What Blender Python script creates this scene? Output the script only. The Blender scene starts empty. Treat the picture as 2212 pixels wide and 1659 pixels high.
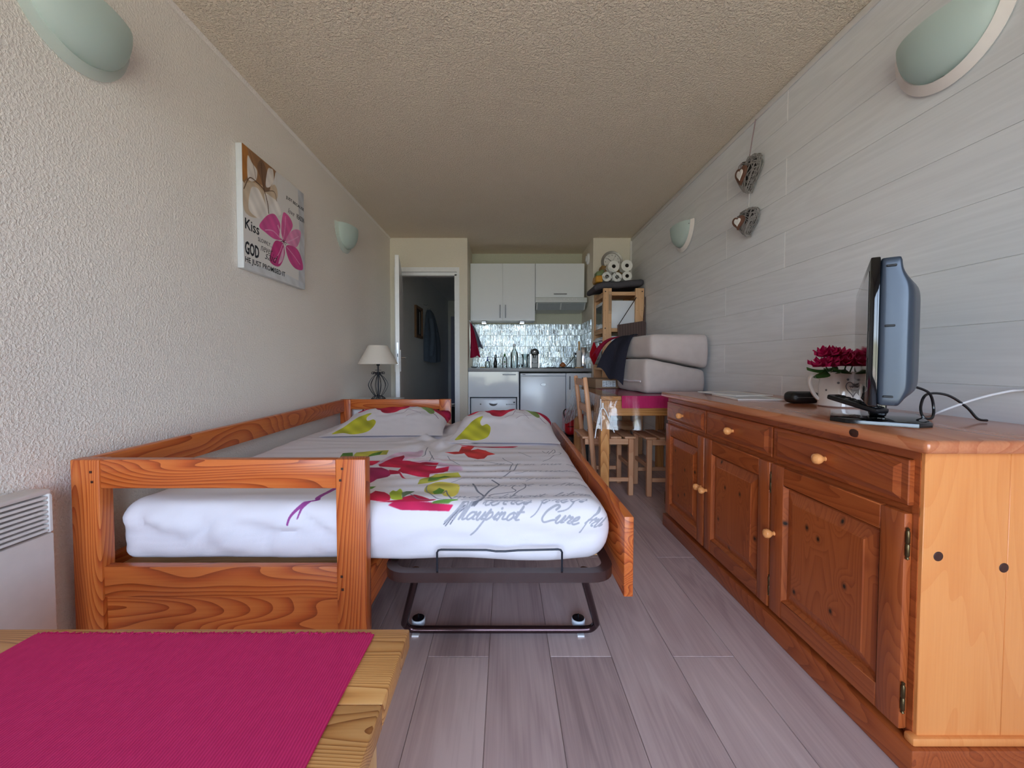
import bpy, bmesh, math, random
import numpy as np
from mathutils import Vector, Matrix, Euler, noise as mnoise

random.seed(7)
R = math.radians
C = bpy.context.scene.collection
sc = bpy.context.scene


def rgb(r, g, b, a=1.0):
    f = lambda c: (c / 255 / 12.92) if c <= 10 else ((c / 255 + 0.055) / 1.055) ** 2.4
    return (f(r), f(g), f(b), a)


# ------------------------------------------------------------------ camera, sky, light, exposure
cd = bpy.data.cameras.new('camera')
cam = bpy.data.objects.new('camera', cd)
C.objects.link(cam)
cam.location = (0, 0, 0.975)
cam.rotation_euler = (R(90) - math.atan(28 / 880), 0, 0)
cd.sensor_width = 36
cd.lens = 880 / 2212 * 36
cd.shift_x = 14 / 2212
cd.shift_y = -18.5 / 2212
cd.clip_start = 0.02
sc.camera = cam

w = bpy.data.worlds.new('sky')
sc.world = w
w.use_nodes = True
nt = w.node_tree
nt.nodes.clear()
tc = nt.nodes.new('ShaderNodeTexCoord')
sp = nt.nodes.new('ShaderNodeSeparateXYZ')
rp = nt.nodes.new('ShaderNodeValToRGB')
bg = nt.nodes.new('ShaderNodeBackground')
ow = nt.nodes.new('ShaderNodeOutputWorld')
mr = nt.nodes.new('ShaderNodeMapRange')
mr.inputs[1].default_value = -1
mr.inputs[2].default_value = 1
nt.links.new(tc.outputs['Generated'], sp.inputs[0])
nt.links.new(sp.outputs[2], mr.inputs[0])
nt.links.new(mr.outputs[0], rp.inputs[0])
nt.links.new(rp.outputs[0], bg.inputs[0])
nt.links.new(bg.outputs[0], ow.inputs[0])
e = rp.color_ramp.elements
e[0].position = 0.0
e[0].color = (0.42, 0.40, 0.36, 1)
e[1].position = 1.0
e[1].color = (0.38, 0.55, 1.05, 1)
for p, c in ((0.485, (0.55, 0.55, 0.46, 1)), (0.515, (0.83, 0.96, 1.16, 1)), (0.7, (0.58, 0.76, 1.14, 1))):
    k = e.new(p)
    k.color = c
bg.inputs[1].default_value = 5.0

pl = bpy.data.lights.new('window_portal', 'AREA')
pl.shape = 'RECTANGLE'
pl.size = 2.56
pl.size_y = 2.22
pl.cycles.is_portal = True
po = bpy.data.objects.new('window_portal', pl)
C.objects.link(po)
po.location = (0.03, -1.72, 1.13)
po.rotation_euler = (R(90), 0, 0)

sl = bpy.data.lights.new('sun', 'SUN')
sl.energy = 17
sl.angle = R(0.6)
sl.color = (1.0, 0.96, 0.89)
so = bpy.data.objects.new('sun', sl)
C.objects.link(so)
so.rotation_euler = Vector((0.42, -0.06, -0.9)).to_track_quat('-Z', 'Y').to_euler()

sc.view_settings.view_transform = 'Standard'
sc.view_settings.look = 'None'
sc.view_settings.gamma = 1
sc.view_settings.use_curve_mapping = False
sc.view_settings.exposure = 1.43
sc.cycles.use_denoising = True
sc.cycles.max_bounces = 14
sc.cycles.diffuse_bounces = 10
sc.cycles.glossy_bounces = 4
sc.cycles.transparent_max_bounces = 16
sc.cycles.transmission_bounces = 6
sc.cycles.sample_clamp_indirect = 8
sc.cycles.caustics_reflective = False
sc.cycles.caustics_refractive = False


# ------------------------------------------------------------------ material helpers
class NT:
    def __init__(s, name):
        s.m = bpy.data.materials.new(name)
        s.m.use_nodes = True
        s.t = s.m.node_tree
        s.t.nodes.clear()
        s.out = s.t.nodes.new('ShaderNodeOutputMaterial')

    def n(s, typ, *ins, **kw):
        nd = s.t.nodes.new('ShaderNode' + typ)
        named = {}
        for k, v in kw.items():
            if hasattr(nd, k):
                setattr(nd, k, v)
            else:
                named[k] = v
        for i, v in enumerate(ins):
            s.put(nd.inputs[i], v)
        for k, v in named.items():
            s.put(nd.inputs[k.replace('_', ' ')], v)
        return nd

    def put(s, sock, v):
        if v is None:
            return
        if hasattr(v, 'outputs'):
            s.t.links.new(v.outputs[0], sock)
        elif hasattr(v, 'is_linked'):
            s.t.links.new(v, sock)
        else:
            if sock.type == 'RGBA' and len(v) == 3:
                v = (*v, 1)
            sock.default_value = v

    def math(s, op, a, b=0.0, clamp=False):
        nd = s.t.nodes.new('ShaderNodeMath')
        nd.operation = op
        nd.use_clamp = clamp
        s.put(nd.inputs[0], a)
        s.put(nd.inputs[1], b)
        return nd.outputs[0]

    def ramp(s, fac, *stops):
        nd = s.t.nodes.new('ShaderNodeValToRGB')
        s.put(nd.inputs[0], fac)
        el = nd.color_ramp.elements
        el[0].position, el[0].color = stops[0][0], stops[0][1]
        el[1].position, el[1].color = stops[-1][0], stops[-1][1]
        for p, c in stops[1:-1]:
            q = el.new(p)
            q.color = c
        return nd.outputs[0]

    def mix(s, f, a, b):
        nd = s.t.nodes.new('ShaderNodeMix')
        nd.data_type = 'RGBA'
        s.put(nd.inputs[0], f)
        s.put(nd.inputs[6], a)
        s.put(nd.inputs[7], b)
        return nd.outputs[2]

    def coord(s, scale=(1, 1, 1), rnd=0.0, kind='Object'):
        c = s.n('TexCoord').outputs[kind]
        if rnd:
            r = s.n('ObjectInfo').outputs['Random']
            v = s.n('CombineXYZ', s.math('MULTIPLY', r, rnd), s.math('MULTIPLY', r, rnd * 1.7), s.math('MULTIPLY', r, rnd * 2.3))
            a = s.n('VectorMath', c, v, operation='ADD')
            c = a.outputs[0]
        mp = s.n('Mapping', c)
        mp.inputs['Scale'].default_value = scale
        return mp.outputs[0]

    def bsdf(s, color, rough=0.5, metal=0.0, spec=0.5, bump=None, bs=0.3, bd=0.01, **kw):
        b = s.n('BsdfPrincipled')
        s.put(b.inputs['Base Color'], color)
        s.put(b.inputs['Roughness'], rough)
        s.put(b.inputs['Metallic'], metal)
        s.put(b.inputs['Specular IOR Level'], spec)
        for k, v in kw.items():
            s.put(b.inputs[k.replace('_', ' ')], v)
        if bump is not None:
            bp = s.n('Bump')
            bp.inputs['Strength'].default_value = bs
            bp.inputs['Distance'].default_value = bd
            s.put(bp.inputs['Height'], bump)
            s.t.links.new(bp.outputs[0], b.inputs['Normal'])
        s.t.links.new(b.outputs[0], s.out.inputs[0])
        return s.m


def noise(N, vec, scale, detail=2.0, rough=0.5, dist=0.0):
    nd = N.n('TexNoise', noise_dimensions='3D')
    N.put(nd.inputs['Vector'], vec)
    nd.inputs['Scale'].default_value = scale
    nd.inputs['Detail'].default_value = detail
    nd.inputs['Roughness'].default_value = rough
    nd.inputs['Distortion'].default_value = dist
    return nd.outputs[0]


def plain(name, col, rough=0.5, metal=0.0, spec=0.5, var=0.06, nscale=30, bs=0.0, **kw):
    N = NT(name)
    v = N.coord((1, 1, 1), 5)
    n = noise(N, v, nscale, 3)
    c = N.mix(n, tuple(x * (1 - var) for x in col[:3]) + (1,), tuple(min(1, x * (1 + var)) for x in col[:3]) + (1,))
    return N.bsdf(c, rough, metal, spec, n if bs else None, bs, 0.003, **kw)


def plaster(name, col, bscale=60, bs=0.6, bd=0.006, var=0.05):
    N = NT(name)
    v = N.coord()
    a = noise(N, v, bscale, 3, 0.55, 0.4)
    b = noise(N, v, bscale * 2.6, 2)
    h = N.ramp(a, (0.42, (0, 0, 0, 1)), (0.68, (1, 1, 1, 1)))
    h2 = N.math('ADD', h, N.math('MULTIPLY', b, 0.35))
    big = noise(N, v, 1.3, 2)
    c = N.mix(big, tuple(x * (1 - var) for x in col[:3]) + (1,), tuple(x * (1 + var) for x in col[:3]) + (1,))
    return N.bsdf(c, 0.85, 0, 0.2, h2, bs, bd)


def wood(name, light, mid, dark, axis='Z', ring=5.0, rough=0.38, knots=False, streak=0.5, coat=0.0, knot_plane='YZ'):
    N = NT(name)
    sc3 = {'X': (0.16, 1, 1), 'Y': (1, 0.16, 1), 'Z': (1, 1, 0.16)}[axis]
    fi = {'X': (0.03, 1, 1), 'Y': (1, 0.03, 1), 'Z': (1, 1, 0.03)}[axis]
    v = N.coord(sc3, 13)
    n1 = noise(N, v, 5.5, 1.5, 0.45, 0.3)
    kfac = None
    if knots:
        kv = N.coord((1, 1, 1), 13)
        sx = N.n('SeparateXYZ', kv)
        i = {'X': 0, 'Y': 1, 'Z': 2}
        a, b = knot_plane
        sa = 1.0
        cb = N.n('CombineXYZ', sx.outputs[i[a]], N.math('MULTIPLY', sx.outputs[i[b]], 0.75), 0.0)
        vo = N.n('TexVoronoi', voronoi_dimensions='2D')
        N.put(vo.inputs['Vector'], cb.outputs[0])
        vo.inputs['Scale'].default_value = 8.0
        vo.inputs['Randomness'].default_value = 1.0
        d = vo.outputs['Distance']
        kfac = N.math('SUBTRACT', 1.0, N.math('MULTIPLY', d, 11.0), True)
        wide = N.math('SUBTRACT', 1.0, N.math('MULTIPLY', d, 3.0), True)
        n1 = N.math('ADD', n1, N.math('MULTIPLY', wide, 0.10))
    s = N.math('FRACT', N.math('MULTIPLY', n1, ring * 4.2))
    s = N.math('POWER', s, 2.2)
    f = noise(N, N.coord(fi, 13), 170, 2, 0.6)
    big = noise(N, N.coord(sc3, 29), 2.2, 1)
    t = N.math('ADD', N.math('MULTIPLY', s, streak), N.math('MULTIPLY', N.math('SUBTRACT', f, 0.5), 0.45))
    t = N.math('ADD', t, N.math('MULTIPLY', N.math('SUBTRACT', big, 0.35), 0.7))
    c = N.ramp(t, (0.0, light), (0.45, mid), (0.95, dark))
    if kfac is not None:
        kd = N.ramp(kfac, (0.0, (0, 0, 0, 1)), (0.55, (0.55, 0.55, 0.55, 1)), (0.75, (1, 1, 1, 1)))
        c = N.mix(kd, c, (0.02, 0.008, 0.004, 1))
    return N.bsdf(c, rough, 0, 0.4, f, 0.12, 0.002, Coat_Weight=coat, Coat_Roughness=0.15)


def image_mat(name, img, rough=0.8, bump_scale=0, base=None, spec=0.3):
    N = NT(name)
    uv = N.n('TexCoord').outputs['UV']
    im = N.t.nodes.new('ShaderNodeTexImage')
    im.image = img
    im.interpolation = 'Cubic'
    im.extension = 'EXTEND'
    N.t.links.new(uv, im.inputs[0])
    h = noise(N, N.coord(), bump_scale, 2) if bump_scale else None
    return N.bsdf(im.outputs[0], rough, 0, spec, h, 0.15, 0.002)


def glassy(name, tint, gloss=0.12, rough=0.05, bump=0.0, bscale=30, fk=0.9):
    """Thin clear sheet: see-through with a reflecting skin."""
    N = NT(name)
    tr = N.n('BsdfTransparent', tint)
    gl = N.n('BsdfGlossy')
    gl.inputs['Roughness'].default_value = rough
    gl.inputs['Color'].default_value = (1, 1, 1, 1)
    lw = N.n('LayerWeight')
    lw.inputs[0].default_value = 0.35
    if bump:
        h = noise(N, N.coord(), bscale, 2, 0.5, 1.0)
        bp = N.n('Bump')
        bp.inputs['Strength'].default_value = bump
        bp.inputs['Distance'].default_value = 0.02
        N.put(bp.inputs['Height'], h)
        N.t.links.new(bp.outputs[0], gl.inputs['Normal'])
        N.t.links.new(bp.outputs[0], lw.inputs['Normal'])
    f = N.math('ADD', N.math('MULTIPLY', lw.outputs['Fresnel'], fk), gloss, True)
    ms = N.n('MixShader', f, tr, gl)
    N.t.links.new(ms.outputs[0], N.out.inputs[0])
    return N.m


# ------------------------------------------------------------------ geometry helpers
ORIG = {}


class MB:
    def __init__(s):
        s.bm = bmesh.new()
        s.uv = None

    def _xf(s, vs, M):
        if M is not None:
            for v in vs:
                v.co = M @ v.co

    def box(s, x0, x1, y0, y1, z0, z1, bev=0.0, seg=1, M=None):
        bm = s.bm
        P = [(x0, y0, z0), (x1, y0, z0), (x1, y1, z0), (x0, y1, z0), (x0, y0, z1), (x1, y0, z1), (x1, y1, z1), (x0, y1, z1)]
        vs = [bm.verts.new(p) for p in P]
        fs = [bm.faces.new([vs[i] for i in f]) for f in ((3, 2, 1, 0), (4, 5, 6, 7), (0, 1, 5, 4), (1, 2, 6, 5), (2, 3, 7, 6), (3, 0, 4, 7))]
        if bev:
            eds = list({e for f in fs for e in f.edges})
            r = bmesh.ops.bevel(bm, geom=eds, offset=bev, segments=seg, profile=0.5, affect='EDGES')
            vs = list({v for f in r['faces'] for v in f.verts} | {v for v in vs if v.is_valid})
        s._xf(vs, M)
        return s

    def poly(s, pts, d, M=None, bev=0.0):
        """Prism: polygon in the XY plane, thickness d upwards; M places it."""
        bm = s.bm
        a = [bm.verts.new((p[0], p[1], 0)) for p in pts]
        b = [bm.verts.new((p[0], p[1], d)) for p in pts]
        n = len(pts)
        fs = [bm.faces.new(a[::-1]), bm.faces.new(b)]
        for i in range(n):
            fs.append(bm.faces.new([a[i], a[(i + 1) % n], b[(i + 1) % n], b[i]]))
        vs = a + b
        if bev:
            eds = list(fs[1].edges)
            r = bmesh.ops.bevel(bm, geom=eds, offset=bev, segments=2, profile=0.5, affect='EDGES')
            vs = list({v for f in r['faces'] for v in f.verts} | {v for v in vs if v.is_valid})
        s._xf(vs, M)
        return s

    def tube(s, pts, r, n=8, closed=False, flat=1.0, M=None):
        bm = s.bm
        pts = [Vector(p) for p in pts]
        N = len(pts)
        rs = r if isinstance(r, (list, tuple)) else [r] * N
        rings = []
        up = None
        for i, p in enumerate(pts):
            a = pts[(i - 1) % N] if (closed or i > 0) else p
            b = pts[(i + 1) % N] if (closed or i < N - 1) else p
            t = (b - a)
            t = t.normalized() if t.length > 1e-9 else Vector((0, 0, 1))
            if up is None:
                up = Vector((0, 0, 1)) if abs(t.z) < 0.9 else Vector((1, 0, 0))
            u = (up - t * up.dot(t))
            if u.length < 1e-6:
                u = t.orthogonal()
            u.normalize()
            up = u
            q = t.cross(u)
            rings.append([bm.verts.new(p + (u * math.cos(2 * math.pi * k / n) + q * math.sin(2 * math.pi * k / n) * flat) * rs[i]) for k in range(n)])
        for i in range(N if closed else N - 1):
            A, B = rings[i], rings[(i + 1) % N]
            for k in range(n):
                bm.faces.new([A[k], A[(k + 1) % n], B[(k + 1) % n], B[k]])
        if not closed:
            bm.faces.new(rings[0][::-1])
            bm.faces.new(rings[-1])
        s._xf([v for g in rings for v in g], M)
        return s

    def lathe(s, prof, n=24, M=None, caps=True):
        bm = s.bm
        rings = [[bm.verts.new((max(r, 1e-5) * math.cos(2 * math.pi * k / n), max(r, 1e-5) * math.sin(2 * math.pi * k / n), z)) for k in range(n)] for r, z in prof]
        for A, B in zip(rings, rings[1:]):
            for k in range(n):
                bm.faces.new([A[k], A[(k + 1) % n], B[(k + 1) % n], B[k]])
        if caps:
            bm.faces.new(rings[0][::-1])
            bm.faces.new(rings[-1])
        s._xf([v for g in rings for v in g], M)
        return s

    def grid(s, f, nu, nv, uvf=None):
        bm = s.bm
        V = [[bm.verts.new(f(i / nu, j / nv)) for j in range(nv + 1)] for i in range(nu + 1)]
        if uvf and s.uv is None:
            s.uv = bm.loops.layers.uv.new('UVMap')
        for i in range(nu):
            for j in range(nv):
                fc = bm.faces.new([V[i][j], V[i + 1][j], V[i + 1][j + 1], V[i][j + 1]])
                if uvf:
                    for lp, (a, b) in zip(fc.loops, ((i, j), (i + 1, j), (i + 1, j + 1), (i, j + 1))):
                        lp[s.uv].uv = uvf(a / nu, b / nv)
        return s

    def thick(s, f, nu, nv, t, uvf=None):
        """Double-sided sheet: surface f(u,v) with thickness t along its normal."""
        def nrm(u, v):
            e = 1e-3
            a = Vector(f(min(1, u + e), v)) - Vector(f(max(0, u - e), v))
            b = Vector(f(u, min(1, v + e))) - Vector(f(u, max(0, v - e)))
            n = a.cross(b)
            return n.normalized() if n.length > 1e-12 else Vector((0, 0, 1))
        bm = s.bm
        A = [[bm.verts.new(f(i / nu, j / nv)) for j in range(nv + 1)] for i in range(nu + 1)]
        B = [[bm.verts.new(Vector(f(i / nu, j / nv)) - nrm(i / nu, j / nv) * t) for j in range(nv + 1)] for i in range(nu + 1)]
        if uvf and s.uv is None:
            s.uv = bm.loops.layers.uv.new('UVMap')
        for i in range(nu):
            for j in range(nv):
                for G, rev in ((A, 0), (B, 1)):
                    q = [(i, j), (i + 1, j), (i + 1, j + 1), (i, j + 1)]
                    if rev:
                        q = q[::-1]
                    fc = bm.faces.new([G[a][b] for a, b in q])
                    if uvf:
                        for lp, (a, b) in zip(fc.loops, q):
                            lp[s.uv].uv = uvf(a / nu, b / nv)
        rim = [(i, 0) for i in range(nu + 1)] + [(nu, j) for j in range(1, nv + 1)] + [(i, nv) for i in range(nu - 1, -1, -1)] + [(0, j) for j in range(nv - 1, 0, -1)]
        for (a, b), (c, d) in zip(rim, rim[1:] + rim[:1]):
            fc = bm.faces.new([B[a][b], B[c][d], A[c][d], A[a][b]])
            if uvf:
                for lp, (p, q) in zip(fc.loops, ((a, b), (c, d), (c, d), (a, b))):
                    lp[s.uv].uv = uvf(p / nu, q / nv)
        return s

    def rbox(s, lo, hi, r, res, fn=None, M=None):
        """Rounded block as one closed skin; fn(p) may push its points about."""
        lo, hi = Vector(lo), Vector(hi)
        nx, ny, nz = res
        bm = s.bm
        cache = {}

        def vert(i, j, k):
            if (i, j, k) not in cache:
                p = Vector((lo.x + (hi.x - lo.x) * i / nx, lo.y + (hi.y - lo.y) * j / ny, lo.z + (hi.z - lo.z) * k / nz))
                q = Vector([min(max(p[a], lo[a] + r), hi[a] - r) if hi[a] - lo[a] > 2 * r else (lo[a] + hi[a]) / 2 for a in range(3)])
                d = p - q
                if d.length > 1e-9:
                    rr = Vector([min(r, (hi[a] - lo[a]) / 2) for a in range(3)])
                    d.normalize()
                    p = q + Vector([d[a] * rr[a] for a in range(3)])
                if fn:
                    p = Vector(fn(p))
                if M is not None:
                    p = M @ p
                cache[(i, j, k)] = bm.verts.new(p)
            return cache[(i, j, k)]
        for i in range(nx):
            for j in range(ny):
                bm.faces.new([vert(i, j, 0), vert(i, j + 1, 0), vert(i + 1, j + 1, 0), vert(i + 1, j, 0)])
                bm.faces.new([vert(i, j, nz), vert(i + 1, j, nz), vert(i + 1, j + 1, nz), vert(i, j + 1, nz)])
        for i in range(nx):
            for k in range(nz):
                bm.faces.new([vert(i, 0, k), vert(i + 1, 0, k), vert(i + 1, 0, k + 1), vert(i, 0, k + 1)])
                bm.faces.new([vert(i, ny, k), vert(i, ny, k + 1), vert(i + 1, ny, k + 1), vert(i + 1, ny, k)])
        for j in range(ny):
            for k in range(nz):
                bm.faces.new([vert(0, j, k), vert(0, j, k + 1), vert(0, j + 1, k + 1), vert(0, j + 1, k)])
                bm.faces.new([vert(nx, j, k), vert(nx, j + 1, k), vert(nx, j + 1, k + 1), vert(nx, j, k + 1)])
        return s

    def build(s, name, mat, parent=None, smooth=True, angle=38, center=None):
        me = bpy.data.meshes.new(name)
        bm = s.bm
        bmesh.ops.recalc_face_normals(bm, faces=bm.faces[:])
        if parent is not None:
            o0 = ORIG[parent.name]
        elif center is not None:
            o0 = Vector(center)
        else:
            xs = [v.co for v in bm.verts]
            mn = Vector([min(p[a] for p in xs) for a in range(3)])
            mx = Vector([max(p[a] for p in xs) for a in range(3)])
            o0 = Vector(((mn.x + mx.x) / 2, (mn.y + mx.y) / 2, mn.z))
        for v in bm.verts:
            v.co -= o0
        bm.to_mesh(me)
        bm.free()
        for m in (mat if isinstance(mat, (list, tuple)) else [mat]):
            me.materials.append(m)
        if smooth:
            me.polygons.foreach_set('use_smooth', [True] * len(me.polygons))
            me.set_sharp_from_angle(angle=R(angle))
        o = bpy.data.objects.new(name, me)
        C.objects.link(o)
        if parent is not None:
            o.parent = parent
        else:
            o.location = o0
        ORIG[o.name] = o0.copy()
        return o


def root(name, loc, rot=(0, 0, 0), local=False):
    o = bpy.data.objects.new(name, None)
    C.objects.link(o)
    o.location = loc
    o.rotation_euler = rot
    o.empty_display_size = 0.05
    ORIG[o.name] = Vector((0, 0, 0)) if local else Vector(loc)
    return o


def tag(o, label, cat, group=None):
    o['label'] = label
    o['category'] = cat
    if group:
        o['group'] = group
    return o


def struct(o):
    o['kind'] = 'structure'
    return o


def stuff(o):
    o['kind'] = 'stuff'
    return o


def T(x, y, z):
    return Matrix.Translation((x, y, z))


def RX(a):
    return Matrix.Rotation(R(a), 4, 'X')


def RY(a):
    return Matrix.Rotation(R(a), 4, 'Y')


def RZ(a):
    return Matrix.Rotation(R(a), 4, 'Z')


def clone(o, parent=None):
    """Copy a thing with its parts and sub-parts (mesh data shared)."""
    c = o.copy()
    C.objects.link(c)
    if parent is not None:
        c.parent = parent
    for ch in [x for x in o.children]:
        clone(ch, c)
    return c


def catmull(pts, n=6, closed=False):
    pts = [np.array(p, float) for p in pts]
    out = []
    N = len(pts)
    for i in range(N if closed else N - 1):
        p0 = pts[(i - 1) % N] if (closed or i > 0) else pts[i]
        p1, p2 = pts[i], pts[(i + 1) % N]
        p3 = pts[(i + 2) % N] if (closed or i < N - 2) else p2
        for k in range(n):
            t = k / n
            out.append(0.5 * ((2 * p1) + (-p0 + p2) * t + (2 * p0 - 5 * p1 + 4 * p2 - p3) * t * t + (-p0 + 3 * p1 - 3 * p2 + p3) * t ** 3))
    if not closed:
        out.append(pts[-1])
    return out


def text_mesh(body, size, M, name, mat, parent, align='LEFT', shear=0.0, depth=0.0004, space=1.0):
    cu = bpy.data.curves.new(name, 'FONT')
    cu.body = body
    cu.size = size
    cu.align_x = align
    cu.shear = shear
    cu.extrude = depth
    cu.resolution_u = 3
    cu.space_character = space
    tmp = bpy.data.objects.new('tmp_text', cu)
    C.objects.link(tmp)
    bpy.context.view_layer.update()
    me = bpy.data.meshes.new_from_object(tmp.evaluated_get(bpy.context.evaluated_depsgraph_get()))
    bpy.data.objects.remove(tmp)
    me.transform(M)
    return me


def lettering(items, name, mat, parent):
    """Several lines of writing joined into one printed part. items: (body, size, M, kwargs)"""
    bm = bmesh.new()
    for body, size, M, kw in items:
        me = text_mesh(body, size, M, name, mat, parent, **kw)
        bm.from_mesh(me)
        bpy.data.meshes.remove(me)
    b = MB()
    b.bm.free()
    b.bm = bm
    return b.build(name, mat, parent, smooth=False)


# ------------------------------------------------------------------ painting printed cloth (flat prints, made in memory)
class Paint:
    def __init__(s, w, h, bgc, span):
        s.w, s.h = w, h
        s.x0, s.y0, s.x1, s.y1 = span
        s.a = np.empty((h, w, 3), np.float32)
        s.a[:] = bgc

    def px(s, p):
        return ((p[0] - s.x0) / (s.x1 - s.x0) * s.w, (p[1] - s.y0) / (s.y1 - s.y0) * s.h)

    def _blend(s, cov, bx, col, al, vary=0.0, seed=0):
        x0, x1, y0, y1 = bx
        reg = s.a[y0:y1, x0:x1]
        c = np.array(col, np.float32)
        if vary:
            yy, xx = np.mgrid[y0:y1, x0:x1].astype(np.float32)
            k = (np.sin(xx * 0.031 + seed) * np.cos(yy * 0.023 + seed * 2) + 0.6 * np.sin((xx + yy) * 0.06 + seed * 3)) * vary
            c = np.clip(c[None, None, :] * (1 + k[..., None]), 0, 1)
        f = (cov * al)[..., None]
        s.a[y0:y1, x0:x1] = reg * (1 - f) + c * f

    def poly(s, pts, col, al=1.0, smooth=True, vary=0.12, ss=2, soft=0):
        if smooth:
            pts = catmull(pts, 5, True)
        P = np.array([s.px(p) for p in pts])
        x0, y0 = np.floor(P.min(0)).astype(int) - 2 - soft
        x1, y1 = np.ceil(P.max(0)).astype(int) + 3 + soft
        x0, y0, x1, y1 = max(0, x0), max(0, y0), min(s.w, x1), min(s.h, y1)
        if x1 <= x0 or y1 <= y0:
            return
        W, H = (x1 - x0) * ss, (y1 - y0) * ss
        cov = np.zeros((H, W), np.float32)
        xs = x0 + (np.arange(W) + 0.5) / ss
        Q = np.roll(P, -1, 0)
        for j in range(H):
            y = y0 + (j + 0.5) / ss
            m = (P[:, 1] > y) != (Q[:, 1] > y)
            if not m.any():
                continue
            xi = np.sort(P[m, 0] + (y - P[m, 1]) * (Q[m, 0] - P[m, 0]) / (Q[m, 1] - P[m, 1]))
            cov[j] = np.searchsorted(xi, xs) % 2
        cov = cov.reshape(y1 - y0, ss, x1 - x0, ss).mean((1, 3))
        for _ in range(soft):
            cov = (cov + np.roll(cov, 1, 0) + np.roll(cov, -1, 0) + np.roll(cov, 1, 1) + np.roll(cov, -1, 1)) / 5
        s._blend(cov, (x0, x1, y0, y1), col, al, vary, len(pts) + P[0, 0])

    def line(s, pts, wd, col, al=1.0, smooth=True, taper=False):
        if smooth and len(pts) > 2:
            pts = catmull(pts, 5)
        P = np.array([s.px(p) for p in pts])
        n = len(P) - 1
        for i in range(n):
            a, b = P[i], P[i + 1]
            r = wd / 2 * ((1 - 0.75 * i / n) if taper else 1)
            x0, y0 = np.floor(np.minimum(a, b) - r - 2).astype(int)
            x1, y1 = np.ceil(np.maximum(a, b) + r + 2).astype(int)
            x0, y0, x1, y1 = max(0, x0), max(0, y0), min(s.w, x1), min(s.h, y1)
            if x1 <= x0 or y1 <= y0:
                continue
            yy, xx = np.mgrid[y0:y1, x0:x1]
            d = b - a
            L = max(1e-6, (d * d).sum())
            t = np.clip(((xx + .5 - a[0]) * d[0] + (yy + .5 - a[1]) * d[1]) / L, 0, 1)
            dist = np.hypot(xx + .5 - a[0] - t * d[0], yy + .5 - a[1] - t * d[1])
            s._blend(np.clip(r + 0.5 - dist, 0, 1).astype(np.float32), (x0, x1, y0, y1), col, al)

    def image(s, name):
        im = bpy.data.images.new(name, s.w, s.h, alpha=False)
        buf = np.ones((s.h, s.w, 4), np.float32)
        buf[..., :3] = np.clip(s.a, 0, 1)
        im.pixels.foreach_set(buf.ravel())
        im.update()
        im.pack()
        return im


def c8(r, g, b):
    return (r / 255, g / 255, b / 255)


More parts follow.
